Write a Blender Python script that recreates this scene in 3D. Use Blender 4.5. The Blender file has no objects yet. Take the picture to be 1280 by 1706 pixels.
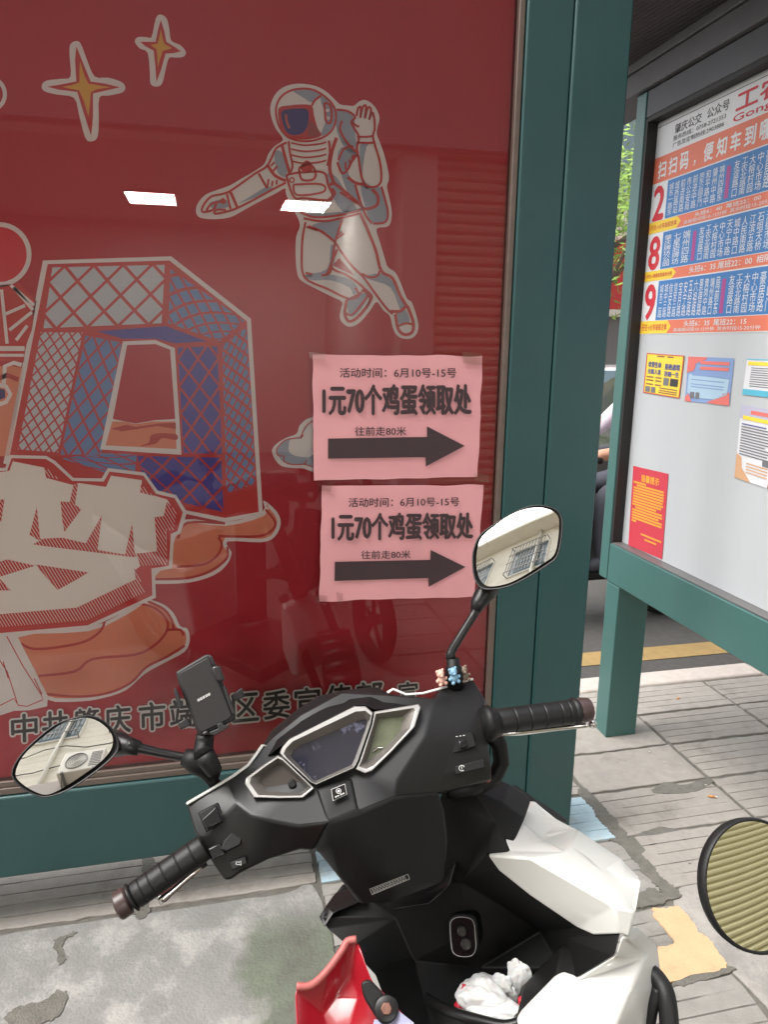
import bpy, bmesh, math, random
from mathutils import Vector, Matrix, noise
from mathutils.geometry import tessellate_polygon
random.seed(7)
SC = bpy.context.scene
COL = SC.collection
R = math.radians

# ------------------------------------------------------------------ camera
CAM_H = 1.53
F_PX = 1217.0883
PITCH, ROLL, YAW = R(12.749362), R(0.75307), R(13.139121)
_fw = Vector((math.sin(YAW) * math.cos(PITCH), math.cos(YAW) * math.cos(PITCH), -math.sin(PITCH)))
_rt = Vector((math.cos(YAW), -math.sin(YAW), 0))
_up = _rt.cross(_fw)
RT = _rt * math.cos(ROLL) + _up * math.sin(ROLL)
UP = -_rt * math.sin(ROLL) + _up * math.cos(ROLL)
FW = _fw
CO = Vector((0, 0, CAM_H))
cam = bpy.data.cameras.new('camera')
cam.sensor_fit = 'VERTICAL'
cam.sensor_height = 24.0
cam.lens = F_PX / 1706.0 * 24.0
cam.clip_start = 0.02
cam.clip_end = 500
camo = bpy.data.objects.new('camera', cam)
COL.objects.link(camo)
m = Matrix((RT, UP, -FW)).transposed().to_4x4()
m.translation = CO
camo.matrix_world = m
SC.camera = camo

# ------------------------------------------------------------------ world, sun, exposure
w = bpy.data.worlds.new('World')
SC.world = w
w.use_nodes = True
nt = w.node_tree
nt.nodes.clear()
sky = nt.nodes.new('ShaderNodeTexSky')
sky.sky_type = 'NISHITA'
sky.sun_disc = False
SUN_EL, SUN_AZ = R(60), R(-95)          # azimuth measured from +Y towards +X
sky.sun_elevation = SUN_EL
sky.sun_rotation = SUN_AZ
sky.dust_density = 4.0
sky.air_density = 1.2
hs = nt.nodes.new('ShaderNodeHueSaturation')
hs.inputs['Saturation'].default_value = 0.22
bg = nt.nodes.new('ShaderNodeBackground')
bg.inputs['Strength'].default_value = 0.15
ow = nt.nodes.new('ShaderNodeOutputWorld')
nt.links.new(sky.outputs[0], hs.inputs['Color'])
nt.links.new(hs.outputs[0], bg.inputs['Color'])
nt.links.new(bg.outputs[0], ow.inputs['Surface'])
sun = bpy.data.lights.new('sun', 'SUN')
sun.energy = 1.2
sun.angle = R(40)
sun.color = (1.0, 0.96, 0.9)
suno = bpy.data.objects.new('sun', sun)
COL.objects.link(suno)
sd = Vector((math.sin(SUN_AZ) * math.cos(SUN_EL), math.cos(SUN_AZ) * math.cos(SUN_EL), math.sin(SUN_EL)))
suno.rotation_euler = sd.to_track_quat('Z', 'Y').to_euler()
suno.location = (-6, -1, 8)
SC.view_settings.view_transform = 'Standard'
SC.view_settings.look = 'None'
SC.view_settings.exposure = 1.4
SC.view_settings.gamma = 1.0
SC.view_settings.use_curve_mapping = False
SC.render.engine = 'CYCLES'
SC.cycles.max_bounces = 8
SC.cycles.transparent_max_bounces = 12

# ------------------------------------------------------------------ pixel helpers (photograph is 1280 x 1706)
def ray(px, py):
    return RT * ((px - 640) / F_PX) + UP * (-(py - 853) / F_PX) + FW
def P(px, py, d):
    return CO + ray(px, py) * d
def on_plane(px, py, p0, n):
    r = ray(px, py)
    return CO + r * ((p0 - CO).dot(n) / r.dot(n))
def onY(px, py, Y):
    r = ray(px, py)
    return CO + r * (Y / r.y)
def onX(px, py, X):
    r = ray(px, py)
    return CO + r * (X / r.x)
def onZ(px, py, Z=0.0):
    r = ray(px, py)
    return CO + r * ((Z - CAM_H) / r.z)

# ------------------------------------------------------------------ materials
def lin(c):
    c = c / 255.0
    return c / 12.92 if c <= 0.04045 else ((c + 0.055) / 1.055) ** 2.4
def rgb(r, g, b):
    return (lin(r), lin(g), lin(b), 1.0)
MATS = {}
def mat(name, col, rough=0.6, metal=0.0, var=0.0, vscale=8.0, bump=0.0, bscale=60.0, coat=0.0, spec=0.5, rvar=0.0, dirt_or_glare=None, dscale=3.0, dlo=0.5, dhi=0.7, objvar=0.0, trans=0.0, emit=0.0):
    if name in MATS:
        return MATS[name]
    mt = bpy.data.materials.new(name)
    mt.use_nodes = True
    t = mt.node_tree
    b = t.nodes['Principled BSDF']
    b.inputs['Roughness'].default_value = rough
    b.inputs['Metallic'].default_value = metal
    b.inputs['Specular IOR Level'].default_value = spec
    b.inputs['Coat Weight'].default_value = coat
    b.inputs['Coat Roughness'].default_value = 0.08
    b.inputs['Base Color'].default_value = col
    if trans:
        b.inputs['Transmission Weight'].default_value = trans
    if emit:
        b.inputs['Emission Color'].default_value = col
        b.inputs['Emission Strength'].default_value = emit
    tc = None
    def coords():
        nonlocal tc
        if tc is None:
            tc = t.nodes.new('ShaderNodeNewGeometry')
        return tc.outputs['Position']
    cur = None
    if var > 0:
        nz = t.nodes.new('ShaderNodeTexNoise')
        nz.inputs['Scale'].default_value = vscale
        nz.inputs['Detail'].default_value = 8
        nz.inputs['Roughness'].default_value = 0.65
        t.links.new(coords(), nz.inputs['Vector'])
        rp = t.nodes.new('ShaderNodeMapRange')
        rp.inputs['From Min'].default_value = 0.25
        rp.inputs['From Max'].default_value = 0.75
        rp.inputs['To Min'].default_value = 1.0 - var
        rp.inputs['To Max'].default_value = 1.0 + var
        t.links.new(nz.outputs['Fac'], rp.inputs['Value'])
        mx = t.nodes.new('ShaderNodeMix')
        mx.data_type = 'RGBA'
        mx.blend_type = 'MULTIPLY'
        mx.inputs['Factor'].default_value = 1.0
        mx.inputs[6].default_value = col
        t.links.new(rp.outputs[0], mx.inputs[7])
        cur = mx.outputs[2]
    if objvar > 0:
        oi = t.nodes.new('ShaderNodeObjectInfo')
        rp = t.nodes.new('ShaderNodeMapRange')
        rp.inputs['To Min'].default_value = 1.0 - objvar
        rp.inputs['To Max'].default_value = 1.0 + objvar
        t.links.new(oi.outputs['Random'], rp.inputs['Value'])
        mx = t.nodes.new('ShaderNodeMix')
        mx.data_type = 'RGBA'
        mx.blend_type = 'MULTIPLY'
        mx.inputs['Factor'].default_value = 1.0
        if cur is not None:
            t.links.new(cur, mx.inputs[6])
        else:
            mx.inputs[6].default_value = col
        t.links.new(rp.outputs[0], mx.inputs[7])
        cur = mx.outputs[2]
    if dirt_or_glare is not None:
        nz = t.nodes.new('ShaderNodeTexNoise')
        nz.inputs['Scale'].default_value = dscale
        nz.inputs['Detail'].default_value = 10
        nz.inputs['Roughness'].default_value = 0.7
        t.links.new(coords(), nz.inputs['Vector'])
        rp = t.nodes.new('ShaderNodeMapRange')
        rp.inputs['From Min'].default_value = dlo
        rp.inputs['From Max'].default_value = dhi
        t.links.new(nz.outputs['Fac'], rp.inputs['Value'])
        mx = t.nodes.new('ShaderNodeMix')
        mx.data_type = 'RGBA'
        t.links.new(rp.outputs[0], mx.inputs['Factor'])
        if cur is not None:
            t.links.new(cur, mx.inputs[6])
        else:
            mx.inputs[6].default_value = col
        mx.inputs[7].default_value = dirt_or_glare
        cur = mx.outputs[2]
    if cur is not None:
        t.links.new(cur, b.inputs['Base Color'])
    if rvar > 0:
        nz = t.nodes.new('ShaderNodeTexNoise')
        nz.inputs['Scale'].default_value = 14
        nz.inputs['Detail'].default_value = 6
        t.links.new(coords(), nz.inputs['Vector'])
        rp = t.nodes.new('ShaderNodeMapRange')
        rp.inputs['To Min'].default_value = max(0.02, rough - rvar)
        rp.inputs['To Max'].default_value = min(1, rough + rvar)
        t.links.new(nz.outputs['Fac'], rp.inputs['Value'])
        t.links.new(rp.outputs[0], b.inputs['Roughness'])
    if bump > 0:
        nz = t.nodes.new('ShaderNodeTexNoise')
        nz.inputs['Scale'].default_value = bscale
        nz.inputs['Detail'].default_value = 6
        t.links.new(coords(), nz.inputs['Vector'])
        bp = t.nodes.new('ShaderNodeBump')
        bp.inputs['Strength'].default_value = bump
        bp.inputs['Distance'].default_value = 0.01
        t.links.new(nz.outputs['Fac'], bp.inputs['Height'])
        t.links.new(bp.outputs[0], b.inputs['Normal'])
    MATS[name] = mt
    return mt

def glass_mat(name, tint=(1, 1, 1, 1), ior=1.5, rough=0.0, gain=1.0):
    if name in MATS:
        return MATS[name]
    mt = bpy.data.materials.new(name)
    mt.use_nodes = True
    t = mt.node_tree
    t.nodes.clear()
    o = t.nodes.new('ShaderNodeOutputMaterial')
    mx = t.nodes.new('ShaderNodeMixShader')
    tr = t.nodes.new('ShaderNodeBsdfTransparent')
    tr.inputs[0].default_value = tint
    gl = t.nodes.new('ShaderNodeBsdfGlossy')
    gl.inputs['Roughness'].default_value = rough
    fr = t.nodes.new('ShaderNodeFresnel')
    fr.inputs['IOR'].default_value = ior
    ml = t.nodes.new('ShaderNodeMath')
    ml.operation = 'MULTIPLY'
    ml.use_clamp = True
    ml.inputs[1].default_value = gain
    t.links.new(fr.outputs[0], ml.inputs[0])
    t.links.new(ml.outputs[0], mx.inputs[0])
    t.links.new(tr.outputs[0], mx.inputs[1])
    t.links.new(gl.outputs[0], mx.inputs[2])
    t.links.new(mx.outputs[0], o.inputs['Surface'])
    MATS[name] = mt
    return mt

# ------------------------------------------------------------------ object helpers
def link(o, parent=None):
    COL.objects.link(o)
    if parent is not None:
        o.parent = parent
        o.matrix_parent_inverse = parent.matrix_world.inverted()
    return o
def empty(name, loc, label=None, cat=None, group=None, kind=None):
    o = bpy.data.objects.new(name, None)
    o.location = loc
    o.empty_display_size = 0.1
    COL.objects.link(o)
    o.matrix_world = Matrix.Translation(loc)
    tag(o, label, cat, group, kind)
    return o
def tag(o, label=None, cat=None, group=None, kind=None):
    if label: o['label'] = label
    if cat: o['category'] = cat
    if group: o['group'] = group
    if kind: o['kind'] = kind
    return o
def mesh_obj(name, verts, faces, mats, parent=None, fmat=None, smooth=False, bevel=0.0, seg=2, angle=30, recalc=True, sub=0):
    me = bpy.data.meshes.new(name)
    me.from_pydata([tuple(v) for v in verts], [], faces)
    if not isinstance(mats, (list, tuple)):
        mats = [mats]
    for k in mats:
        me.materials.append(k)
    if fmat:
        for p, i in zip(me.polygons, fmat):
            p.material_index = i
    if recalc:
        bm = bmesh.new()
        bm.from_mesh(me)
        bmesh.ops.recalc_face_normals(bm, faces=bm.faces)
        bm.to_mesh(me)
        bm.free()
    if smooth:
        for p in me.polygons:
            p.use_smooth = True
    me.update()
    o = bpy.data.objects.new(name, me)
    link(o, parent)
    if sub:
        md = o.modifiers.new('sub', 'SUBSURF')
        md.levels = sub
        md.render_levels = sub
    if bevel:
        md = o.modifiers.new('bevel', 'BEVEL')
        md.width = bevel
        md.segments = seg
        md.limit_method = 'ANGLE'
        md.angle_limit = R(angle)
        md.harden_normals = False
        for p in me.polygons:
            p.use_smooth = True
        try:
            me.set_sharp_from_angle(angle=R(50))
        except Exception:
            pass
    return o
class MB:
    """collects simple shapes, builds ONE mesh object"""
    def __init__(s):
        s.v = []; s.f = []; s.m = []
    def add(s, vs, fs, mi=0):
        k = len(s.v)
        s.v += [Vector(v) for v in vs]
        s.f += [tuple(i + k for i in f) for f in fs]
        s.m += [mi] * len(fs)
        return s
    def box(s, a, b, mi=0):
        x0, y0, z0 = a; x1, y1, z1 = b
        return s.add([(x0, y0, z0), (x1, y0, z0), (x1, y1, z0), (x0, y1, z0), (x0, y0, z1), (x1, y0, z1), (x1, y1, z1), (x0, y1, z1)],
                     [(0, 3, 2, 1), (4, 5, 6, 7), (0, 1, 5, 4), (1, 2, 6, 5), (2, 3, 7, 6), (3, 0, 4, 7)], mi)
    def obox(s, c, ax, ay, az, hx, hy, hz, mi=0):
        c = Vector(c)
        vs = [c + ax * (hx * i) + ay * (hy * j) + az * (hz * k) for k in (-1, 1) for (i, j) in ((-1, -1), (1, -1), (1, 1), (-1, 1))]
        return s.add(vs, [(0, 3, 2, 1), (4, 5, 6, 7), (0, 1, 5, 4), (1, 2, 6, 5), (2, 3, 7, 6), (3, 0, 4, 7)], mi)
    def tube(s, pts, rad, n=14, mi=0, cap=True, flat=1.0):
        pts = [Vector(p) for p in pts]
        if not isinstance(rad, (list, tuple)):
            rad = [rad] * len(pts)
        rings = []
        prev = None
        for i, p in enumerate(pts):
            d = (pts[min(i + 1, len(pts) - 1)] - pts[max(i - 1, 0)])
            if d.length < 1e-9: d = Vector((0, 0, 1))
            d.normalize()
            if prev is None:
                a = d.cross(Vector((0, 0, 1)))
                if a.length < 1e-3: a = d.cross(Vector((1, 0, 0)))
                a.normalize()
            else:
                a = prev - d * prev.dot(d)
                a.normalize()
            prev = a
            b = d.cross(a)
            rings.append([p + (a * math.cos(t) + b * math.sin(t) * flat) * rad[i] for t in [2 * math.pi * q / n for q in range(n)]])
        vs = [v for rg in rings for v in rg]
        fs = []
        for i in range(len(rings) - 1):
            for q in range(n):
                fs.append((i * n + q, i * n + (q + 1) % n, (i + 1) * n + (q + 1) % n, (i + 1) * n + q))
        if cap:
            fs.append(tuple(range(n - 1, -1, -1)))
            fs.append(tuple((len(rings) - 1) * n + q for q in range(n)))
        return s.add(vs, fs, mi)
    def sphere(s, c, r, nu=14, nv=8, mi=0, M=None):
        c = Vector(c)
        vs = []; fs = []
        if not isinstance(r, (list, tuple, Vector)): r = (r, r, r)
        for j in range(nv + 1):
            ph = math.pi * j / nv
            for i in range(nu):
                th = 2 * math.pi * i / nu
                v = Vector((r[0] * math.sin(ph) * math.cos(th), r[1] * math.sin(ph) * math.sin(th), r[2] * math.cos(ph)))
                if M is not None: v = M @ v
                vs.append(c + v)
        for j in range(nv):
            for i in range(nu):
                fs.append((j * nu + i, j * nu + (i + 1) % nu, (j + 1) * nu + (i + 1) % nu, (j + 1) * nu + i))
        return s.add(vs, fs, mi)
    def torus(s, c, axis, R0, r, nu=40, nv=12, mi=0):
        c = Vector(c); axis = Vector(axis).normalized()
        a = axis.orthogonal().normalized(); b = axis.cross(a)
        vs = []; fs = []
        for i in range(nu):
            t = 2 * math.pi * i / nu
            d = a * math.cos(t) + b * math.sin(t)
            for j in range(nv):
                q = 2 * math.pi * j / nv
                vs.append(c + d * (R0 + r * math.cos(q)) + axis * (r * math.sin(q)))
        for i in range(nu):
            for j in range(nv):
                fs.append((i * nv + j, ((i + 1) % nu) * nv + j, ((i + 1) % nu) * nv + (j + 1) % nv, i * nv + (j + 1) % nv))
        return s.add(vs, fs, mi)
    def build(s, name, mats, parent=None, **kw):
        return mesh_obj(name, s.v, s.f, mats, parent, fmat=s.m, **kw)

def catmull(pts, closed=True, n=4):
    out = []
    k = len(pts)
    rng = range(k) if closed else range(k - 1)
    for i in rng:
        if closed:
            p0, p1, p2, p3 = pts[(i - 1) % k], pts[i], pts[(i + 1) % k], pts[(i + 2) % k]
        else:
            p0, p1, p2, p3 = pts[max(i - 1, 0)], pts[i], pts[i + 1], pts[min(i + 2, k - 1)]
        for j in range(n):
            t = j / n
            out.append(tuple(0.5 * ((2 * b) + (-a + c) * t + (2 * a - 5 * b + 4 * c - d) * t * t + (-a + 3 * b - 3 * c + d) * t ** 3)
                             for a, b, c, d in zip(p0, p1, p2, p3)))
    if not closed:
        out.append(tuple(pts[-1]))
    return out
def inset(pts, d):
    """inset a closed 2D polygon by d (positive = inwards)"""
    a = sum(pts[i][0] * pts[(i + 1) % len(pts)][1] - pts[(i + 1) % len(pts)][0] * pts[i][1] for i in range(len(pts)))
    sg = 1 if a > 0 else -1
    out = []
    n = len(pts)
    for i in range(n):
        p0 = Vector(pts[i - 1][:2]); p1 = Vector(pts[i][:2]); p2 = Vector(pts[(i + 1) % n][:2])
        e1 = (p1 - p0); e2 = (p2 - p1)
        if e1.length < 1e-6 or e2.length < 1e-6:
            out.append(tuple(p1)); continue
        e1.normalize(); e2.normalize()
        n1 = Vector((-e1.y, e1.x)) * sg; n2 = Vector((-e2.y, e2.x)) * sg
        b = n1 + n2
        if b.length < 0.2: b = n1
        b.normalize()
        k = min(1.0 / max(b.dot(n1), 0.35), 2.2)
        out.append(tuple(p1 + b * d * k))
    return out
class Print:
    """flat print: fills and strokes drawn in picture coordinates, laid on a real plane"""
    def __init__(s, mapper, step=0.0004):
        s.map = mapper; s.step = step; s.v = []; s.f = []; s.m = []; s.mats = []
    def mi(s, mt):
        if mt not in s.mats: s.mats.append(mt)
        return s.mats.index(mt)
    def fill(s, pts, mt, layer, holes=()):
        loops = [pts] + list(holes)
        flat = [p for l in loops for p in l]
        k = len(s.v)
        s.v += [s.map(p[0], p[1], layer * s.step) for p in flat]
        tri = tessellate_polygon([[Vector((p[0], p[1], 0)) for p in l] for l in loops])
        i = s.mi(mt)
        for t in tri:
            s.f.append(tuple(k + q for q in t)); s.m.append(i)
        return s
    def stroke(s, pts, width, mt, layer, closed=False):
        pts = [Vector(p[:2]) for p in pts]
        n = len(pts)
        L = []; Rr = []
        for i in range(n):
            if closed:
                a, b = pts[i - 1], pts[(i + 1) % n]
            else:
                a, b = pts[max(i - 1, 0)], pts[min(i + 1, n - 1)]
            d = b - a
            if d.length < 1e-6: d = Vector((1, 0))
            d.normalize()
            nn = Vector((-d.y, d.x)) * (width / 2)
            L.append(pts[i] + nn); Rr.append(pts[i] - nn)
        k = len(s.v)
        s.v += [s.map(p.x, p.y, layer * s.step) for p in L + Rr]
        i = s.mi(mt)
        for q in range(n if closed else n - 1):
            q2 = (q + 1) % n
            s.f.append((k + q, k + q2, k + n + q2, k + n + q)); s.m.append(i)
        return s
    def build(s, name, parent):
        return mesh_obj(name, s.v, s.f, s.mats, parent, fmat=s.m, recalc=False)

_txt_cache = {}
def text_geo(body, bold=0.0, vertical=False):
    key = (body, bold, vertical)
    if key in _txt_cache: return _txt_cache[key]
    cu = bpy.data.curves.new('txt', 'FONT')
    cu.body = '\n'.join(body) if vertical else body
    cu.offset = bold
    cu.resolution_u = 3
    cu.space_line = 0.92
    ob = bpy.data.objects.new('txt', cu)
    COL.objects.link(ob)
    bpy.context.view_layer.update()
    me = bpy.data.meshes.new_from_object(ob.evaluated_get(bpy.context.evaluated_depsgraph_get()))
    vs = [v.co.copy() for v in me.vertices]
    fs = [tuple(p.vertices) for p in me.polygons]
    bpy.data.objects.remove(ob)
    bpy.data.curves.remove(cu)
    bpy.data.meshes.remove(me)
    x0 = min(v.x for v in vs); x1 = max(v.x for v in vs)
    y0 = min(v.y for v in vs); y1 = max(v.y for v in vs)
    vs = [((v.x - x0) / max(x1 - x0, 1e-6), (v.y - y0) / max(y1 - y0, 1e-6)) for v in vs]
    _txt_cache[key] = (vs, fs)
    return vs, fs
def text_quad(pr, body, quad, mt, layer, bold=0.0, vertical=False):
    """letters fitted into the four-cornered area TL, TR, BR, BL (picture coordinates);
    heavy weights overprint the letters a little shifted instead of swelling the outline"""
    vs, fs = text_geo(body, 0.0, vertical)
    TL, TR, BR, BL = [Vector(q) for q in quad]
    i = pr.mi(mt)
    r = bold * (TL - BL).length
    sh = [(0, 0)] if bold < 0.005 else [(r, 0), (-r, 0), (0, r), (0, -r)] if bold < 0.05 else [(r * math.cos(t), r * math.sin(t)) for t in [math.pi * q / 5 for q in range(10)]]
    for q, (dx, dy) in enumerate(sh):
        k = len(pr.v)
        for u, v in vs:
            p = (BL * (1 - u) + BR * u) * (1 - v) + (TL * (1 - u) + TR * u) * v
            pr.v.append(pr.map(p.x + dx, p.y + dy, (layer + q * 0.06) * pr.step))
        for f in fs:
            pr.f.append(tuple(k + z for z in f)); pr.m.append(i)

def facets(name, V, Fc, mapper, back, mt, parent, bevel=0.004, seg=3, angle=22):
    """shell: visible facets (picture x, y, relief) closed by a back pushed along the vector back"""
    fr = [mapper(*v) for v in V]
    n = len(fr)
    bk = [p + back for p in fr]
    cnt = {}
    for f in Fc:
        for a, b in zip(f, f[1:] + f[:1]):
            cnt[(a, b)] = cnt.get((a, b), 0) + 1
    faces = [tuple(f) for f in Fc] + [tuple(i + n for i in reversed(f)) for f in Fc]
    for (a, b), c in cnt.items():
        if (b, a) not in cnt:
            faces.append((b, a, a + n, b + n))
    return mesh_obj(name, fr + bk, faces, mt, parent, bevel=bevel, seg=seg, angle=angle)
# ================================================================== SETTING: ground, road, pavement
M_mortar = mat('mortar', rgb(112, 109, 102), 0.95, var=0.25, vscale=30, bump=0.6, bscale=180)
M_slab = mat('slab', rgb(158, 152, 145), 0.9, var=0.14, vscale=22, bump=0.35, bscale=260, objvar=0.06, dirt_or_glare=rgb(128, 122, 114), dscale=5, dlo=0.56, dhi=0.72)
M_slab_grey = mat('slab_grey', rgb(148, 145, 140), 0.9, var=0.16, vscale=18, bump=0.35, bscale=240, objvar=0.06, dirt_or_glare=rgb(112, 108, 100), dscale=4, dlo=0.52, dhi=0.68)
M_slab_blue = mat('slab_blue', rgb(176, 198, 208), 0.85, var=0.10, vscale=24, bump=0.3, bscale=240, dirt_or_glare=rgb(170, 172, 168), dscale=7, dlo=0.52, dhi=0.66)
M_slab_orange = mat('slab_orange', rgb(214, 172, 134), 0.85, var=0.08, vscale=20, bump=0.3, bscale=240, dirt_or_glare=rgb(180, 150, 120), dscale=9, dlo=0.58, dhi=0.72)
M_cement = mat('cement', rgb(146, 142, 138), 0.92, var=0.14, vscale=9, bump=0.4, bscale=120, dirt_or_glare=rgb(168, 163, 157), dscale=4.5, dlo=0.50, dhi=0.64)
M_cement_left = mat('cement_left', rgb(138, 137, 134), 0.92, var=0.16, vscale=11, bump=0.4, bscale=120, dirt_or_glare=rgb(166, 163, 159), dscale=5.5, dlo=0.50, dhi=0.62)
M_asphalt = mat('asphalt', rgb(76, 74, 72), 0.9, var=0.18, vscale=25, bump=0.5, bscale=200)
M_kerb = mat('kerbstone', rgb(190, 180, 172), 0.9, var=0.12, vscale=20, bump=0.3, bscale=200)
M_yellow = mat('yellow_line', rgb(148, 124, 80), 0.85, var=0.15, vscale=18)
M_ground = mat('ground', rgb(110, 106, 100), 0.95, var=0.2, vscale=2)

def sheet(name, x0, x1, y0, y1, z, mt, parent=None):
    return mesh_obj(name, [(x0, y0, z), (x1, y0, z), (x1, y1, z), (x0, y1, z)], [(0, 1, 2, 3)], mt, parent, recalc=False)
tag(sheet('ground', -150, 150, -150, 150, -0.30, M_ground), kind='structure')
pave = MB().box((-14, -9, -0.28), (14, 2.79, -0.007)).build('pavement', M_mortar)
tag(pave, kind='structure')
road = MB().box((-40, 2.93, -0.27), (40, 11.0, -0.13)).build('road', M_asphalt)
tag(road, kind='structure')
tag(sheet('road_line', -40, 40, 3.30, 3.46, -0.126, M_yellow), kind='structure')
tag(MB().box((-40, 11.0, -0.27), (40, 14.2, 0.0)).build('far_pavement', M_kerb), kind='structure')
kerb = empty('kerb', (0, 2.86, -0.13), kind='structure')
k0 = MB().box((-0.485, -0.065, -0.2), (0.485, 0.065, 0.133)).build('kerbstone', M_kerb, kerb, bevel=0.012)
k0.matrix_parent_inverse.identity()
k0.location = (-3.8, 0, 0)
for i in range(1, 9):
    c = k0.copy(); COL.objects.link(c); c.parent = kerb; c.matrix_parent_inverse.identity()
    c.location = (-3.8 + i * 0.98, 0, 0)

# paving slabs: 0.49 x 0.24 m, five ribs each
SX, SY = 0.492, 0.2385
X0, Y0 = 1.232, 2.785
def slab_mesh(seed, ribs=5, worn=0.004, grooved=True):
    rnd = random.Random(seed)
    hx, hy = SX / 2 - 0.009, SY / 2 - 0.006
    nx = 14
    xs = [-hx + 2 * hx * i / nx for i in range(nx + 1)]
    ys = []
    prof = []                                     # (y, z)
    if grooved:
        pitch = 2 * hy / ribs
        g = 0.0024
        prof.append((-hy, -0.02)); prof.append((-hy + 0.001, -0.002)); prof.append((-hy + 0.004, 0))
        for r in range(1, ribs):
            y = -hy + r * pitch
            d = -0.0046 + rnd.uniform(-0.001, 0.0018)
            prof += [(y - g, 0), (y - g * 0.4, d), (y + g * 0.4, d), (y + g, 0)]
        prof += [(hy - 0.004, 0), (hy - 0.001, -0.002), (hy, -0.02)]
    else:
        prof = [(-hy, -0.02), (-hy + 0.001, -0.002), (-hy + 0.004, 0), (-hy * 0.3, 0), (hy * 0.4, 0), (hy - 0.004, 0), (hy - 0.001, -0.002), (hy, -0.02)]
    vs = []; fs = []
    k = len(prof)
    e0 = [rnd.gauss(0, worn) for _ in prof]; e1 = [rnd.gauss(0, worn) for _ in prof]
    fill = [[rnd.random() < 0.3 for _ in range(4)] for _ in range(ribs + 1)]
    for i, x in enumerate(xs):
        jy0, jy1 = rnd.gauss(0, worn), rnd.gauss(0, worn)
        for j, (y, z) in enumerate(prof):
            xx = x + (e0[j] if i == 0 else e1[j] if i == nx else 0)
            yy = y + (jy0 if j < 3 else jy1 if j >= k - 3 else 0)
            zz = z
            if -0.01 < z < -0.001 and grooved and 2 < j < k - 3:
                rb = (j - 3) // 4
                if fill[min(rb, ribs)][min(3, i * 4 // (nx + 1))]:
                    zz = z * 0.25                 # groove filled with grit
            if i in (0, nx) and z == 0: zz = -0.0015
            vs.append((xx, yy, zz))
    for i in range(nx):
        for j in range(k - 1):
            fs.append((i * k + j, (i + 1) * k + j, (i + 1) * k + j + 1, i * k + j + 1))
    for i in (0, nx):                             # end walls
        b = len(vs)
        for j in range(k):
            v = vs[i * k + j]; vs.append((v[0] + (-0.002 if i == 0 else 0.002), v[1], -0.02))
        for j in range(k - 1):
            q = (i * k + j, i * k + j + 1, b + j + 1, b + j)
            fs.append(q if i == 0 else q[::-1])
    return vs, fs
slab_src = {}
def slab(ix, iy, kind='slab', var=0):
    key = (kind, var)
    mt = {'slab': M_slab, 'grey': M_slab_grey, 'blue': M_slab_blue, 'orange': M_slab_orange, 'flat': M_slab}[kind]
    if key not in slab_src:
        vs, fs = slab_mesh(hash(key) % 1000 if False else (var * 17 + len(kind)), grooved=(kind not in ('flat',)), worn=0.0022 if kind != 'orange' else 0.006)
        o = mesh_obj('paving_slab', vs, fs, mt, pave)
        slab_src[key] = o
    else:
        o = slab_src[key].copy(); COL.objects.link(o); o.parent = pave
    o.matrix_parent_inverse.identity()
    o.location = (X0 + (ix + 0.5) * SX, Y0 - (iy + 0.5) * SY - (0.045 if iy >= 5 else 0), random.uniform(-0.0015, 0.0015))
    o.rotation_euler = (random.gauss(0, .002), random.gauss(0, .002), random.gauss(0, .004) + (math.pi if random.random() < .5 else 0))
    return o
for iy in range(0, 14):
    for ix in range(-7, 7):
        x = X0 + (ix + .5) * SX; y = Y0 - (iy + .5) * SY
        if ix < -2 and iy >= 4: continue          # cement patch there
        if ix in (-2,) and iy >= 5: continue
        if ix >= 0 and iy >= 5 and iy <= 7: continue   # bare cement strip on the right
        if ix in (-1,) and iy >= 6 and iy <= 20 and False: continue
        kind = 'slab'
        if (ix, iy) in ((-1, 3), (-2, 3)): kind = 'blue' if ix == -1 else 'slab'
        if (ix, iy) == (-2, 3): kind = 'blue'
        if (ix, iy) in ((0, 1), (0, 2)) : kind = 'flat'
        if iy >= 4 and kind == 'slab' and ix <= -1: kind = 'grey'
        slab(ix, iy, kind, random.randrange(4))
# smooth cement patches
def patch(name, pts, z, mt, seed=1, parent=None, h=0.012):
    rnd = random.Random(seed)
    pts = catmull(pts, True, 6)
    pts = [(x + rnd.gauss(0, .0022), y + rnd.gauss(0, .0022)) for x, y in pts]
    n = len(pts)
    vs = [(x, y, z) for x, y in pts] + [(x, y, z - h) for x, y in pts]
    tri = tessellate_polygon([[Vector((x, y, 0)) for x, y in pts]])
    fs = [tuple(t) for t in tri] + [(i, (i + 1) % n, n + (i + 1) % n, n + i) for i in range(n)]
    return mesh_obj(name, vs, fs, mt, parent)
patch('cement_patch', [(-2.3, 1.83), (-1.5, 1.835), (-0.9, 1.82), (-0.4, 1.82), (0.1, 1.815), (0.235, 1.81), (0.245, 1.4), (0.24, 0.9), (0.2, 0.0), (-0.8, 0.0), (-2.3, 0.0)], -0.002, M_cement_left, 3, pave)
patch('cement_patch', [(1.245, 1.58), (1.7, 1.575), (2.4, 1.585), (3.0, 1.58), (3.0, 1.2), (3.0, 0.87), (2.1, 0.865), (1.25, 0.87), (1.24, 1.2)], -0.004, M_cement, 4, pave)
q_ = [onZ(*p) for p in ((1087, 1516), (1110, 1513), (1132, 1511), (1150, 1530), (1168, 1555), (1182, 1563), (1198, 1588), (1212, 1612), (1160, 1624), (1108, 1635), (1094, 1610), (1080, 1584), (1122, 1571), (1106, 1545))]
patch('orange_paint', [(p.x, p.y) for p in q_], 0.0014, M_slab_orange, 9, pave, 0.004)
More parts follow.
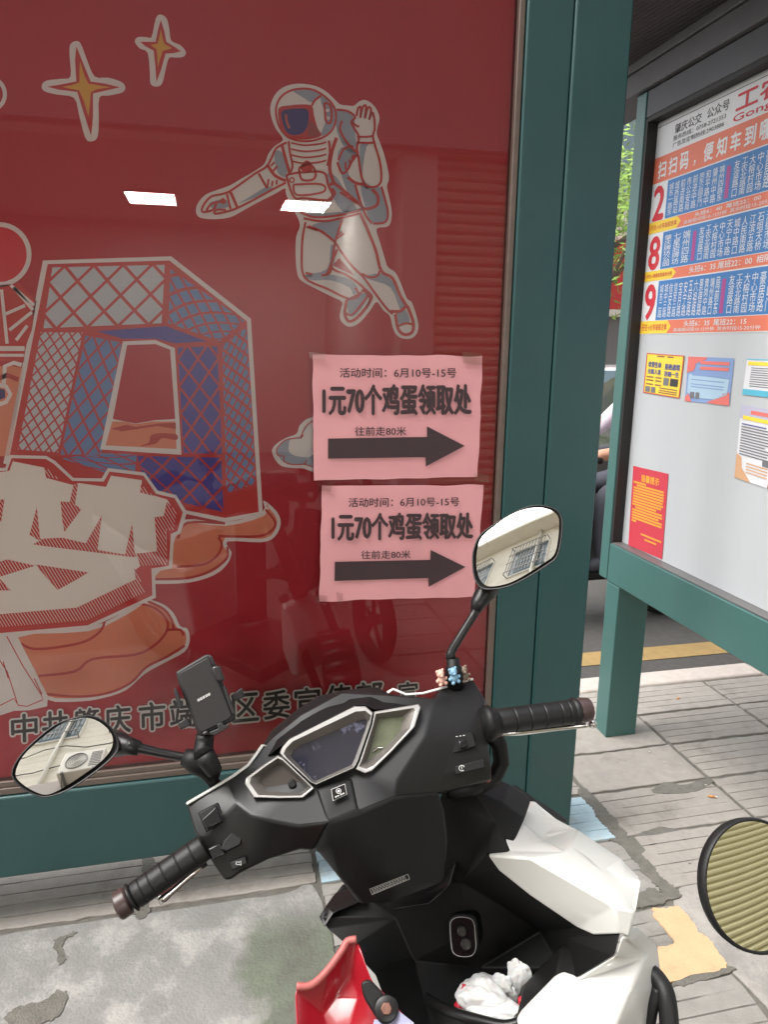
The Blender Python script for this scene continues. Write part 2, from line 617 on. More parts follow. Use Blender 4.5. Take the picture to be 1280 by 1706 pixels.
# green and dark stained concrete by the red shell
def moss(mt):
    """the mossy, damp stain on the right part of the cement, with its own ragged outline"""
    t = mt.node_tree
    b = t.nodes['Principled BSDF']
    src = b.inputs['Base Color'].links[0].from_socket
    ge = t.nodes.new('ShaderNodeNewGeometry')
    sx = t.nodes.new('ShaderNodeSeparateXYZ')
    t.links.new(ge.outputs['Position'], sx.inputs[0])
    nz = t.nodes.new('ShaderNodeTexNoise')
    nz.inputs['Scale'].default_value = 6
    nz.inputs['Detail'].default_value = 8
    t.links.new(ge.outputs['Position'], nz.inputs['Vector'])
    ad = t.nodes.new('ShaderNodeMath'); ad.operation = 'MULTIPLY_ADD'
    ad.inputs[1].default_value = 0.30
    t.links.new(nz.outputs['Fac'], ad.inputs[0]); t.links.new(sx.outputs['X'], ad.inputs[2])
    x0 = onZ(405, 1620).x + 0.15
    rp = t.nodes.new('ShaderNodeMapRange')
    rp.inputs['From Min'].default_value = x0 - 0.01; rp.inputs['From Max'].default_value = x0 + 0.05
    t.links.new(ad.outputs[0], rp.inputs['Value'])
    rp2 = t.nodes.new('ShaderNodeMapRange')
    rp2.inputs['From Min'].default_value = 1.78; rp2.inputs['From Max'].default_value = 1.66
    t.links.new(sx.outputs['Y'], rp2.inputs['Value'])
    ml = t.nodes.new('ShaderNodeMath'); ml.operation = 'MULTIPLY'
    t.links.new(rp.outputs[0], ml.inputs[0]); t.links.new(rp2.outputs[0], ml.inputs[1])
    n2 = t.nodes.new('ShaderNodeTexNoise'); n2.inputs['Scale'].default_value = 9; n2.inputs['Detail'].default_value = 9; n2.inputs['Roughness'].default_value = .7
    t.links.new(ge.outputs['Position'], n2.inputs['Vector'])
    cr = t.nodes.new('ShaderNodeValToRGB')
    cr.color_ramp.elements[0].position = .36; cr.color_ramp.elements[0].color = rgb(96, 96, 88)
    cr.color_ramp.elements[1].position = .62; cr.color_ramp.elements[1].color = rgb(110, 117, 102)
    t.links.new(n2.outputs['Fac'], cr.inputs[0])
    mx = t.nodes.new('ShaderNodeMix'); mx.data_type = 'RGBA'
    t.links.new(ml.outputs[0], mx.inputs['Factor']); t.links.new(src, mx.inputs[6]); t.links.new(cr.outputs[0], mx.inputs[7])
    t.links.new(mx.outputs[2], b.inputs['Base Color'])
moss(M_cement_left)
M_grit = mat('dark_smear', rgb(146, 141, 133), 0.95, var=0.2, vscale=30, bump=0.5, bscale=200)
def smear(pts, seed):
    q = [onZ(x, y) for x, y in pts]
    patch('mortar_smear', [(p.x, p.y) for p in q], 0.0008, M_mortar, seed, pave, 0.009)
smear([(1018, 1398), (1060, 1392), (1100, 1378), (1150, 1385), (1200, 1372), (1200, 1382), (1165, 1398), (1110, 1398), (1085, 1410), (1066, 1424), (1050, 1418), (1030, 1405)], 1)
smear([(1085, 1318), (1110, 1303), (1140, 1308), (1175, 1298), (1190, 1303), (1160, 1318), (1120, 1322)], 2)
smear([(1055, 1500), (1080, 1492), (1100, 1487), (1112, 1492), (1110, 1502), (1080, 1508), (1062, 1512)], 3)
smear([(1118, 1420), (1128, 1440), (1110, 1445), (1098, 1425), (1080, 1415), (1090, 1405)], 8)
rj = random.Random(21)
lj = [(1.226 - .010 - rj.random() * .018, 2.10 - i * .03) for i in range(19)]
rjn = [(1.238 + .008 + rj.random() * .016, 2.10 - i * .03) for i in range(18, -1, -1)]
patch('mortar_joint', lj + rjn, 0.0007, M_mortar, 22, pave, 0.009)
lj = [(0.80 + i * .05, 1.580 - rj.random() * .022) for i in range(9)]
rjn = [(0.80 + i * .05, 1.600 + rj.random() * .014) for i in range(8, -1, -1)]
patch('mortar_joint', lj + rjn, 0.0009, M_mortar, 23, pave, 0.009)
smear([(1122, 1635), (1160, 1622), (1200, 1610), (1225, 1612), (1212, 1622), (1170, 1634), (1128, 1643)], 4)
smear([(90, 1565), (110, 1558), (128, 1552), (105, 1572), (108, 1598), (98, 1606), (92, 1585)], 5)
smear([(10, 1690), (40, 1675), (75, 1665), (95, 1650), (112, 1655), (100, 1690), (70, 1705), (20, 1706)], 6)
smear([(236, 1425), (250, 1422), (258, 1440), (246, 1470), (250, 1515), (235, 1530), (226, 1520), (240, 1480)], 7)

# ================================================================== ADVERT LIGHTBOX (front board)
M_teal = mat('teal_paint', rgb(34, 73, 73), 0.38, var=0.07, vscale=5, rvar=0.08, spec=0.6, dirt_or_glare=rgb(120, 132, 130), dscale=60, dlo=0.73, dhi=0.80)
M_dark = mat('dark_gasket', rgb(38, 36, 36), 0.6)
M_lip = mat('bronze_lip', rgb(108, 96, 88), 0.4, metal=0.3, var=0.2, vscale=12)
M_red = mat('poster_red', rgb(184, 22, 40), 0.55, var=0.05, vscale=3)
M_steelgrey = mat('grey_steel', rgb(120, 118, 118), 0.45, metal=0.4, var=0.1, vscale=8)
YF = 1.83                                     # front faces
YG = 1.856                                    # glass
YP = 1.872                                    # print
box = empty('advert_lightbox', (0.0, 1.95, 0.0), 'large green framed street lightbox with red astronaut poster behind glass', 'lightbox')
XL, ZT = -1.45, 3.05
MB().box((0.886, YF, 0.0), (1.040, 2.09, ZT)).build('post', M_teal, box, bevel=0.006)
MB().box((0.764, YF + 0.004, 0.157), (0.8846, 2.08, ZT)).build('frame_stile', M_teal, box, bevel=0.005)
MB().box((XL, YF + 0.004, 0.157), (0.762, 2.08, 0.392)).build('frame_rail', M_teal, box, bevel=0.006)
MB().box((XL - 0.28, YF, 0.0), (XL - 0.004, 2.09, ZT)).build('post', M_teal, box, bevel=0.006)
MB().box((XL - 0.28, YF - 0.002, ZT + 0.003), (1.04, 2.09, ZT + 0.25)).build('frame_rail', M_teal, box, bevel=0.006)
MB().box((XL, 1.90, 0.394), (0.762, 2.07, ZT)).build('cabinet', M_dark, box)
lip = MB()
lip.box((XL, YF + 0.012, 0.394), (0.744, 1.885, 0.412)).box((XL, YF + 0.018, 0.412), (0.744, 1.885, 0.428))
lip.build('lip', M_lip, box, bevel=0.002)
MB().box((0.746, YF + 0.010, 0.394), (0.762, 1.885, ZT)).build('lip', M_lip, box, bevel=0.003)
sheet0 = mesh_obj('poster_sheet', [(XL, YP, 0.42), (0.75, YP, 0.42), (0.75, YP, ZT), (XL, YP, ZT)], [(0, 1, 2, 3)], M_red, box, recalc=False)
M_glass = glass_mat('poster_glass', ior=1.52, gain=1.45)
GLASS = MB().add([(XL, YG, 0.42), (0.748, YG, 0.42), (0.748, YG, ZT), (XL, YG, ZT)], [(0, 1, 2, 3)]).build('glass_pane', M_glass, box, recalc=False)

# ------------------------------------------------------------------ poster print
def mp(px, py, off):
    return onY(px, py, YP - 0.0006 - off)
cream = mat('print_cream', rgb(230, 222, 216), 0.55)
pline = mat('print_line_red', rgb(198, 50, 46), 0.55)
pgrey = mat('print_grey', rgb(158, 164, 178), 0.55)
pnavy = mat('print_navy', rgb(60, 46, 112), 0.55)
pblue = mat('print_blue', rgb(108, 138, 184), 0.55)
ppurp = mat('print_purple', rgb(80, 66, 156), 0.55)
ppale = mat('print_pale', rgb(196, 198, 202), 0.55)
peach = mat('print_peach', rgb(224, 134, 100), 0.55)
peachd = mat('print_peach_dark', rgb(186, 52, 44), 0.55)
pyel = mat('print_yellow', rgb(222, 164, 62), 0.55)
pdred = mat('print_bright_red', rgb(214, 44, 60), 0.55)
pblack = mat('print_black', rgb(44, 34, 32), 0.6)
pwhite = mat('print_white', rgb(236, 226, 216), 0.55)
def crop(x0, y0, s):
    return lambda pts: [(x0 + x / s, y0 + y / s) for x, y in pts]
A = crop(0, 0, 2.6667); B = crop(320, 120, 3.2); C = crop(0, 400, 2.6667); D = crop(0, 740, 2.6667); E = crop(440, 560, 3.0476)

# stars
for o_, m_, i_ in (
    ([(335, 182), (358, 195), (385, 265), (420, 340), (480, 345), (540, 365), (556, 390), (540, 412), (480, 425), (440, 435), (438, 540), (432, 610), (405, 628), (378, 612), (350, 510), (328, 435), (250, 420), (195, 405), (184, 380), (205, 358), (270, 350), (312, 340), (308, 250), (310, 200)],
     [(338, 205), (372, 290), (402, 362), (470, 372), (532, 388), (470, 402), (412, 415), (412, 520), (404, 605), (370, 500), (342, 408), (260, 398), (208, 385), (270, 375), (338, 362), (332, 270)],
     [(354, 270), (372, 330), (392, 372), (440, 380), (490, 388), (430, 396), (402, 410), (398, 470), (392, 520), (372, 450), (350, 402), (310, 394), (275, 386), (320, 378), (352, 366), (352, 310)]),
    ([(713, 64), (740, 82), (752, 130), (760, 180), (800, 200), (825, 230), (815, 252), (780, 256), (750, 258), (735, 310), (720, 370), (695, 385), (668, 372), (665, 320), (655, 235), (620, 215), (598, 185), (612, 165), (650, 165), (672, 165), (685, 110), (695, 75)],
     [(714, 88), (730, 140), (738, 185), (775, 208), (803, 228), (770, 236), (735, 238), (715, 310), (694, 365), (690, 300), (682, 225), (645, 205), (622, 185), (650, 186), (690, 186), (702, 130)],
     [(714, 130), (722, 170), (730, 195), (765, 214), (722, 226), (708, 270), (700, 300), (698, 250), (694, 218), (668, 200), (700, 194), (708, 160)])):
    pr = Print(mp)
    pr.fill(A(catmull(o_, True, 3)), cream, 1).fill(A(m_), pline, 2).fill(A(i_), pyel, 3)
    pr.build('star_print', sheet0)

# balloon, ring and tower bits at the left edge
pr = Print(mp)
circ = lambda cx, cy, r, n=40: [(cx + r * math.cos(2 * math.pi * i / n), cy + r * math.sin(2 * math.pi * i / n)) for i in range(n)]
pr.fill(circ(-20, 157, 31), cream, 1).fill(circ(-20, 157, 24), M_red, 2)
pr.build('ring_print', sheet0); pr = Print(mp)
pr.fill(circ(-2, 424, 54), cream, 1).fill(circ(-2, 424, 46), pdred, 2)
pr.fill(C([(-40, -60), (0, -60), (8, -30), (-5, -10), (-40, -10)]), cream, 1)
pr.fill(C([(-20, 200), (85, 190), (160, 270), (140, 400), (110, 480), (105, 540), (-20, 540)]), pline, 1)
for a in ([(5, 220), (30, 460)], [(45, 200), (150, 290)], [(40, 400), (140, 320)], [(20, 330), (110, 290)], [(60, 210), (145, 310)], [(70, 445), (120, 380)]):
    pr.stroke(C(a), 5.5, cream, 2)
pr.stroke(C([(-20, 482), (108, 482)]), 8, cream, 2).stroke(C([(-20, 512), (105, 512)]), 5, cream, 2)
pr.fill(C([(-20, 560), (60, 560), (105, 570), (40, 960), (-20, 960)]), peach, 1)
pr.stroke(C([(15, 640), (20, 560), (60, 545), (95, 555)]), 7, cream, 2)
pr.fill(C([(-20, 655), (20, 665), (22, 700), (-20, 715)]), pnavy, 3)
pr.stroke(C([(-20, 640), (25, 650), (45, 685), (25, 720), (-20, 735)]), 7, cream, 2)
pr.stroke(C([(-20, 620), (30, 600), (80, 620)]), 8, peachd, 2)
pr.build('balloon_print', sheet0)

# tower building
pr = Print(mp)
bo = [(71, 434), (285, 427), (418, 531), (438, 858), (375, 870), (309, 856), (250, 850), (100, 800), (5, 772)]
pr.fill(bo, cream, 1)
pr.fill([(79, 440), (282, 434), (411, 535), (431, 853), (375, 863), (309, 850), (250, 850), (100, 795), (15, 762)], pline, 2)
def lerp2(q, u, v):
    a, b, c, d = [Vector(p) for p in q]           # TL TR BR BL
    r = (a * (1 - u) + b * u) * (1 - v) + (d * (1 - u) + c * u) * v
    return (r.x, r.y)
def clipu(poly, axis, lo, hi):
    def half(pl, f):
        out = []
        for i in range(len(pl)):
            a, b = pl[i - 1], pl[i]
            fa, fb = f(a), f(b)
            if (fa >= 0) != (fb >= 0):
                t = fa / (fa - fb)
                out.append((a[0] + (b[0] - a[0]) * t, a[1] + (b[1] - a[1]) * t))
            if fb >= 0: out.append(b)
        return out
    pl = half(poly, lambda p: p[axis] - lo)
    return half(pl, lambda p: hi - p[axis]) if pl else pl
def lattice(q, n, mrows, k, mt, layer=3, skew=0.0):
    """diamond cells inside the quad; k = share of the cell that is filled"""
    for i in range(-1, int(2 * n) + 2):
        for j in range(-1, int(2 * mrows) + 2):
            if (i + j) % 2: continue
            cx, cy = i / (2 * n), j / (2 * mrows)
            rx, ry = k / (2 * n), k / (2 * mrows)
            poly = [(cx, cy - ry), (cx + rx, cy), (cx, cy + ry), (cx - rx, cy)]
            poly = clipu(poly, 0, 0.02, 0.98)
            if poly: poly = clipu(poly, 1, 0.02, 0.98)
            if poly and len(poly) >= 3:
                pr.fill([lerp2(q, u, v) for u, v in poly], mt, layer)
lattice(C([(222, 116), (742, 104), (728, 374), (180, 398)]), 4, 2, 0.86, ppale)
lattice(C([(178, 398), (372, 400), (258, 955), (72, 940)]), 4, 9, 0.80, ppale)
lattice(C([(750, 120), (1095, 362), (980, 452), (742, 372)]), 4, 3, 0.78, pblue)
lattice(C([(985, 455), (1098, 368), (1140, 1095), (1003, 1140)]), 3, 12, 0.72, pblue)
lattice(C([(378, 412), (545, 446), (450, 960), (262, 965)]), 2.5, 5, 0.84, pblue)
lattice(C([(262, 968), (450, 945), (610, 950), (600, 1080)]), 3, 1.5, 0.84, pblue)
lattice(C([(785, 468), (968, 462), (990, 960), (812, 955)]), 2, 4, 0.86, ppurp)
lattice(C([(600, 955), (990, 962), (1000, 1215), (650, 1130)]), 3.5, 2, 0.87, ppurp)
pr.fill(C([(430, 405), (735, 382), (918, 450), (780, 458), (690, 438), (545, 438)]), ppurp, 4)
pr.fill(C([(545, 450), (690, 444), (776, 480), (806, 954), (444, 930)]), cream, 5)
pr.fill(C([(564, 466), (690, 462), (755, 487), (778, 795), (690, 800), (600, 815), (500, 795)]), M_red, 6)
pr.fill(C([(498, 805), (560, 808), (600, 818), (680, 806), (778, 806), (784, 928), (468, 912)]), peach, 6)
pr.fill(C([(492, 838), (560, 820), (600, 830), (700, 815), (780, 812), (781, 840), (700, 826), (620, 838), (540, 850)]), peachd, 7)
pr.fill(C(catmull([(660, 900), (670, 868), (710, 858), (782, 862), (783, 888), (720, 880), (690, 905), (620, 915)], True, 3)), peachd, 7)
pr.build('building_print', sheet0)

# peach clouds
for oo, ln in (
    ([(1170, 250), (1230, 300), (1247, 355), (1220, 412), (1160, 436), (1010, 432), (1028, 480), (1010, 532), (950, 582), (840, 615), (690, 620), (660, 600), (740, 500), (760, 420), (810, 335), (1000, 347), (1165, 304)],
     ([(790, 420), (830, 350), (1000, 352)], [(970, 412), (985, 450), (960, 500), (900, 535), (785, 545)], [(1180, 290), (1222, 345), (1205, 385), (1140, 410), (970, 408)], [(1010, 455), (1005, 510), (930, 565), (830, 595), (690, 600)])),
    ([(640, 692), (722, 710), (772, 752), (800, 808), (832, 820), (843, 870), (820, 922), (740, 966), (640, 1022), (560, 1092), (460, 1127), (350, 1143), (200, 1132), (140, 1010), (64, 845), (390, 815), (560, 740)],
     ([(90, 885), (150, 910), (270, 900), (380, 875), (445, 830), (465, 785)], [(615, 705), (690, 730), (740, 780), (740, 830), (690, 890), (600, 935), (410, 955), (330, 1010), (170, 1030)], [(650, 695), (730, 735), (765, 790), (770, 825)], [(820, 895), (740, 945), (650, 990), (580, 1060), (480, 1105), (350, 1122), (205, 1110)], [(745, 825), (800, 825), (815, 850)]))):
    pr = Print(mp)
    op = D(catmull(oo, True, 3))
    pr.fill(op, cream, 6).fill(inset(op, 6.0), peach, 7)
    for l in ln:
        pr.stroke(D(catmull(l, False, 4)), 4.2, peachd, 8)
    pr.build('cloud_print', sheet0)
pr = Print(mp)
co = E(catmull([(250, 410), (215, 422), (180, 455), (165, 495), (115, 515), (65, 545), (40, 580), (55, 625), (90, 660), (150, 670), (200, 672), (250, 690), (270, 690), (270, 410)], True, 3))
pr.fill(co, cream, 6)
pr.fill(E(catmull([(250, 432), (205, 470), (180, 510), (110, 530), (65, 570), (75, 610), (100, 640), (150, 655), (205, 650), (250, 668), (262, 668), (262, 432)], True, 3)), pgrey, 7)
pr.fill(E(catmull([(250, 440), (200, 490), (190, 520), (135, 525), (125, 560), (130, 590), (170, 610), (250, 600)], True, 3)), cream, 8)
for l in ([(250, 428), (210, 460), (185, 520), (200, 500)], [(180, 515), (110, 528), (66, 570), (70, 605), (102, 610), (98, 630), (130, 650), (200, 650), (215, 630)], [(200, 650), (250, 664)]):
    pr.stroke(E(catmull(l, False, 4)), 1.8, pline, 9)
pr.build('cloud_print', sheet0)

# striped column bottom left
pr = Print(mp)
pr.fill(D([(-30, 830), (68, 838), (212, 1120), (208, 1165), (130, 1182), (60, 1185), (-30, 1215)]), cream, 9)
for l in ([(20, 838), (100, 985), (180, 1110), (190, 1135), (118, 1165)], [(-10, 950), (30, 1010), (75, 1150)], [(-10, 1165), (60, 1130), (80, 1160), (118, 1165)], [(12, 965), (35, 1040)], [(150, 1040), (185, 1110)]):
    pr.stroke(D(l), 1.8, pline, 10)
pr.build('column_print', sheet0)

# big block letter
pr = Print(mp)
oo = [(-30, 108), (22, 104), (42, 48), (205, 52), (245, 75), (325, 150), (450, 152), (478, 106), (642, 126), (700, 206), (782, 226), (830, 302), (802, 396), (772, 412), (765, 552), (688, 566), (692, 682), (392, 820), (-30, 858)]
pr.fill(D(oo), cream, 11)
pr.fill(D([(-30, 122), (30, 118), (50, 62), (202, 66), (238, 88), (320, 163), (460, 166), (486, 122), (636, 140), (692, 220), (775, 240), (812, 302), (788, 385), (758, 400), (750, 540), (672, 552), (676, 672), (388, 805), (-30, 842)]), pline, 12)
pr.fill(D([(-30, 130), (40, 118), (55, 76), (195, 104), (205, 150), (325, 182), (345, 172), (470, 190), (492, 140), (630, 160), (625, 210), (742, 246), (775, 300), (768, 378), (738, 382), (742, 535), (625, 540), (600, 560), (645, 655), (385, 782), (-30, 815)]), pwhite, 13)
def hatch(poly, dx, dy, gap):
    q = D(poly)
    pr.fill(q, pline, 14)
    # white hatch lines clipped to the polygon (convex pieces of a fan are enough here)
    xs = [p[0] for p in q]; ys = [p[1] for p in q]
    L = math.hypot(dx, dy); ux, uy = dx / L, dy / L
    nx_, ny_ = -uy, ux
    cs = [p[0] * nx_ + p[1] * ny_ for p in q]
    c = min(cs) + gap * 0.5
    while c < max(cs):
        hits = []
        for i in range(len(q)):
            a, b = q[i - 1], q[i]
            ca, cb = a[0] * nx_ + a[1] * ny_ - c, b[0] * nx_ + b[1] * ny_ - c
            if (ca >= 0) != (cb >= 0):
                t = ca / (ca - cb)
                x, y = a[0] + (b[0] - a[0]) * t, a[1] + (b[1] - a[1]) * t
                hits.append((x * ux + y * uy, x, y))
        hits.sort()
        for h0, h1 in zip(hits[0::2], hits[1::2]):
            if h1[0] - h0[0] > 1.5:
                pr.stroke([h0[1:], h1[1:]], 1.0, pwhite, 15)
        c += gap
for h in ([(200, 100), (262, 157), (200, 142)], [(325, 183), (346, 172), (332, 268), (360, 290), (285, 390), (276, 340), (268, 254), (308, 258)],
          [(162, 278), (176, 415), (192, 440), (130, 402)], [(145, 445), (190, 420), (272, 415), (380, 440), (452, 315), (432, 470), (555, 490), (586, 350), (597, 480), (606, 500), (590, 502), (480, 488), (190, 452)],
          [(625, 180), (684, 232), (622, 214)], [(740, 256), (785, 302), (770, 384), (736, 380), (742, 536), (622, 540), (606, 486), (697, 476), (686, 324), (726, 320)],
          [(-30, 530), (30, 512), (155, 540), (-30, 598)], [(155, 534), (392, 570), (332, 606), (255, 648), (212, 600)], [(-10, 590), (46, 650), (-10, 650)],
          [(-30, 758), (340, 726), (602, 600), (595, 550), (648, 655), (385, 782), (-30, 815)], [(-20, 250), (18, 244), (4, 345), (-20, 350)]):
    hatch(h, 10, 16, 4.6)
pr.build('block_letter_print', sheet0)

# astronaut
pr = Print(mp)
oo = [(570, 62), (650, 72), (710, 100), (755, 140), (790, 172), (830, 178), (862, 180), (890, 158), (920, 148), (955, 165), (985, 200), (1000, 245), (990, 290), (985, 330), (1000, 370), (1025, 440), (1045, 520), (1050, 570), (1040, 610), (1050, 660), (1065, 740), (1060, 800), (1040, 825), (985, 835), (1000, 900), (1030, 1000), (1045, 1040), (1085, 1070), (1115, 1130), (1145, 1205), (1170, 1225), (1185, 1260), (1200, 1310), (1208, 1360), (1195, 1400), (1165, 1422), (1120, 1420), (1090, 1400), (1070, 1360), (1055, 1300), (1020, 1270), (985, 1225), (950, 1270), (900, 1330), (850, 1358), (810, 1345), (788, 1310), (795, 1260), (800, 1225), (740, 1195), (640, 1145), (580, 1110), (560, 1070), (552, 980), (555, 880), (575, 820), (560, 770), (520, 700), (500, 645), (495, 620), (440, 650), (360, 690), (270, 740), (200, 775), (110, 785), (40, 775), (20, 745), (30, 700), (70, 655), (130, 630), (200, 605), (260, 570), (330, 530), (385, 490), (405, 440), (440, 395), (485, 360), (445, 300), (420, 230), (420, 170), (450, 110), (500, 75)]
pr.fill(B(catmull(oo, True, 3)), cream, 1, holes=[B([(786, 990), (866, 1086), (748, 1030)])])
def BF(pts, mt, layer, sm=True):
    pr.fill(B(catmull(pts, True, 3) if sm else pts), mt, layer)
def BS(pts, wd=3.7, mt=None, layer=6, closed=False):
    pr.stroke(B(catmull(pts, closed, 4)), wd, mt or pline, layer, closed)
# grey shading
BF([(540, 100), (620, 95), (690, 110), (640, 160), (600, 140)], pgrey, 2)
BF([(690, 130), (740, 165), (762, 230), (745, 300), (700, 340), (690, 320), (720, 240), (690, 170)], pgrey, 2)
BF([(770, 205), (830, 210), (865, 240), (870, 330), (880, 420), (860, 470), (800, 380), (770, 300)], pgrey, 2)
BF([(445, 420), (480, 430), (505, 500), (500, 560), (460, 540), (440, 470)], pgrey, 2)
BF([(780, 420), (850, 390), (880, 440), (830, 520), (860, 590), (890, 700), (830, 640), (790, 520)], pgrey, 2)
BF([(900, 600), (960, 620), (1010, 620), (1040, 740), (1035, 795), (960, 805), (930, 740)], pgrey, 2)
BF([(720, 540), (770, 560), (820, 640), (880, 740), (800, 740), (740, 640)], pgrey, 2)
BF([(640, 815), (780, 790), (800, 800), (765, 905), (700, 860)], pgrey, 2)
BF([(600, 755), (700, 775), (900, 745), (905, 725), (800, 745), (650, 755)], pgrey, 2)
BF([(740, 925), (765, 950), (740, 1060), (620, 1090), (605, 1080), (720, 1050)], pgrey, 2)
BF([(610, 1085), (740, 1080), (850, 1110), (885, 1160), (860, 1190), (840, 1150), (740, 1110), (640, 1110)], pgrey, 2)
BF([(920, 1090), (1010, 1075), (1080, 1130), (1130, 1240), (1110, 1265), (1060, 1150), (960, 1110)], pgrey, 2)
BF([(830, 1220), (900, 1180), (940, 1200), (880, 1290), (840, 1300)], pgrey, 2)
BF([(1090, 1280), (1140, 1270), (1160, 1340), (1100, 1340)], pgrey, 2)
BF([(250, 700), (360, 660), (430, 630), (400, 610), (300, 670)], pgrey, 2)
BF([(895, 390), (960, 380), (930, 400), (910, 560), (960, 610), (910, 600)], pgrey, 2)
BF([(90, 700), (150, 680), (200, 690), (190, 720), (120, 730)], pgrey, 2)
# helmet and visor
BS([(450, 180), (478, 128), (530, 97), (600, 88), (660, 100), (720, 140), (757, 185), (768, 240), (752, 300), (710, 342), (640, 366), (570, 366), (510, 345), (470, 300), (450, 240)], 3.4, closed=True)
BF([(460, 195), (520, 178), (590, 172), (640, 182), (650, 230), (670, 300), (690, 338), (630, 358), (560, 358), (505, 338), (470, 290)], pline, 3)
BF([(475, 215), (520, 198), (560, 195), (615, 200), (622, 250), (610, 300), (580, 330), (530, 335), (495, 305)], pnavy, 4)
BS([(500, 225), (505, 265), (520, 300)], 3.5, mat('print_orange', rgb(206, 92, 60), .55), 5)
BF([(625, 260), (670, 300), (680, 335), (620, 340)], mat('print_brick', rgb(160, 60, 58), .55), 5)
BS([(690, 125), (655, 150), (638, 180)])
BS([(705, 165), (735, 175), (745, 220), (738, 270), (715, 262), (710, 215), (705, 165)])
pr.fill(B(circ(722, 205, 10, 12)), cream, 7).fill(B(circ(727, 245, 9, 12)), cream, 7)
# chest, neck rings, straps
for y in (385, 418, 450, 482):
    BS([(528, y - 8), (600, y + 5), (680, y - 2), (715, y - 12)], 2.8)
BS([(515, 368), (522, 430), (535, 510), (500, 560)])
BS([(480, 390), (495, 450), (520, 540)], 5)
BS([(730, 365), (735, 430), (722, 500)])
BS([(770, 350), (745, 430), (735, 520), (760, 600)], 5.5)
BS([(505, 548), (580, 535), (700, 535), (725, 600), (745, 680), (600, 672), (545, 668), (510, 580), (505, 548)])
BS([(540, 600), (690, 598), (698, 640), (560, 655), (540, 600)], 3.4)
pr.fill(B(circ(532, 576, 16, 16)), pline, 6).fill(B(circ(532, 576, 8, 12)), cream, 7)
BS([(570, 515), (590, 500), (640, 500), (660, 545), (640, 575), (585, 572), (570, 515)])
BF([(580, 500), (612, 470), (645, 500), (630, 535), (590, 530)], pline, 6)
BS([(735, 605), (760, 595), (830, 650), (910, 720)], 5)
BS([(745, 620), (760, 650), (730, 680)], 5)
# arm stretched out
BS([(505, 375), (450, 405), (425, 455), (395, 505), (330, 545), (210, 630), (160, 650), (100, 665), (60, 710), (55, 745), (110, 735), (130, 700)])
BS([(500, 590), (440, 620), (330, 680), (240, 725), (180, 745), (120, 755), (130, 735), (180, 735)])
BS([(355, 540), (400, 620)]); BS([(205, 640), (240, 720)], 5); BS([(185, 650), (205, 730)])
BS([(75, 740), (100, 705), (150, 690)]); BF([(145, 690), (165, 670), (180, 690), (170, 705)], pline, 6)
BS([(400, 490), (440, 550), (500, 580)], 5)
for a in ([(400, 620), (408, 570)], [(425, 610), (430, 580)], [(450, 600), (452, 575)], [(420, 500), (440, 480)], [(430, 530), (455, 500)]):
    BS(a, 3.2)
# raised arm, hand
BS([(770, 200), (830, 208), (870, 240), (850, 265), (865, 300), (890, 345), (880, 400), (890, 470), (905, 560), (930, 605), (975, 612), (1005, 590), (1010, 540), (1000, 470), (975, 385), (965, 340), (975, 300), (970, 235), (955, 215)])
BS([(878, 235), (885, 195), (900, 188), (898, 245)]); BS([(898, 235), (912, 185), (928, 182), (922, 248)]); BS([(922, 245), (938, 190), (955, 200), (945, 255)]); BS([(945, 250), (962, 215), (970, 240)])
BS([(850, 262), (875, 285), (892, 290)])
BS([(880, 345), (935, 345), (970, 340)]); BS([(885, 375), (940, 378), (975, 375)])
BS([(800, 260), (790, 310), (830, 380), (880, 430)]); BS([(780, 470), (810, 410), (860, 395)])
BS([(775, 480), (800, 540), (830, 520), (850, 480), (880, 440)]); BS([(830, 560), (870, 590), (920, 600)], 5)
for a in ([(820, 520), (818, 480)], [(845, 500), (840, 465)], [(850, 460), (865, 440)]):
    BS(a, 3.2)
# backpack
BS([(960, 625), (990, 660), (985, 710), (930, 730), (905, 720)], 5); BS([(1010, 610), (1030, 680), (1045, 750), (1030, 800), (965, 808)])
BS([(870, 600), (900, 700), (930, 770), (960, 808)]); BS([(790, 640), (880, 700)])
# waist, legs
BS([(575, 745), (640, 772), (740, 770), (860, 748), (910, 725)]); BS([(595, 780), (700, 795), (800, 778), (900, 752)])
BS([(605, 800), (590, 880), (585, 980), (590, 1070), (625, 1115), (720, 1155), (800, 1195), (850, 1210), (890, 1190), (870, 1150)])
BS([(620, 820), (690, 850), (760, 905), (790, 950), (850, 1030), (910, 1090), (970, 1170), (1030, 1250), (1070, 1290)])
BS([(800, 790), (765, 900), (745, 1010), (715, 1085)]); BS([(775, 945), (745, 1040), (820, 1080), (880, 1120), (930, 1165), (960, 1200), (930, 1250)])
BS([(895, 750), (940, 850), (980, 950), (1010, 1060), (1070, 1100), (1110, 1190), (1140, 1240)], 5)
BS([(905, 1075), (950, 1095), (990, 1085), (1000, 1060)]); BS([(605, 1070), (640, 1078)]); BS([(690, 1085), (730, 1075), (745, 1045)])
for a in ([(610, 825), (670, 845)], [(770, 890), (810, 860)], [(780, 870), (800, 850)]):
    BS(a, 3.2)
# shoes
BS([(825, 1215), (815, 1290), (840, 1330), (890, 1300), (950, 1220), (930, 1175), (905, 1165)], 5); BS([(820, 1285), (860, 1290), (940, 1190)]); BS([(820, 1220), (905, 1175)])
BS([(1060, 1275), (1110, 1275), (1150, 1240)], 5); BS([(1085, 1290), (1100, 1370), (1135, 1400), (1175, 1385), (1180, 1330), (1150, 1250)], 5); BS([(1098, 1355), (1140, 1340), (1175, 1345)])
pr.build('astronaut_print', sheet0)

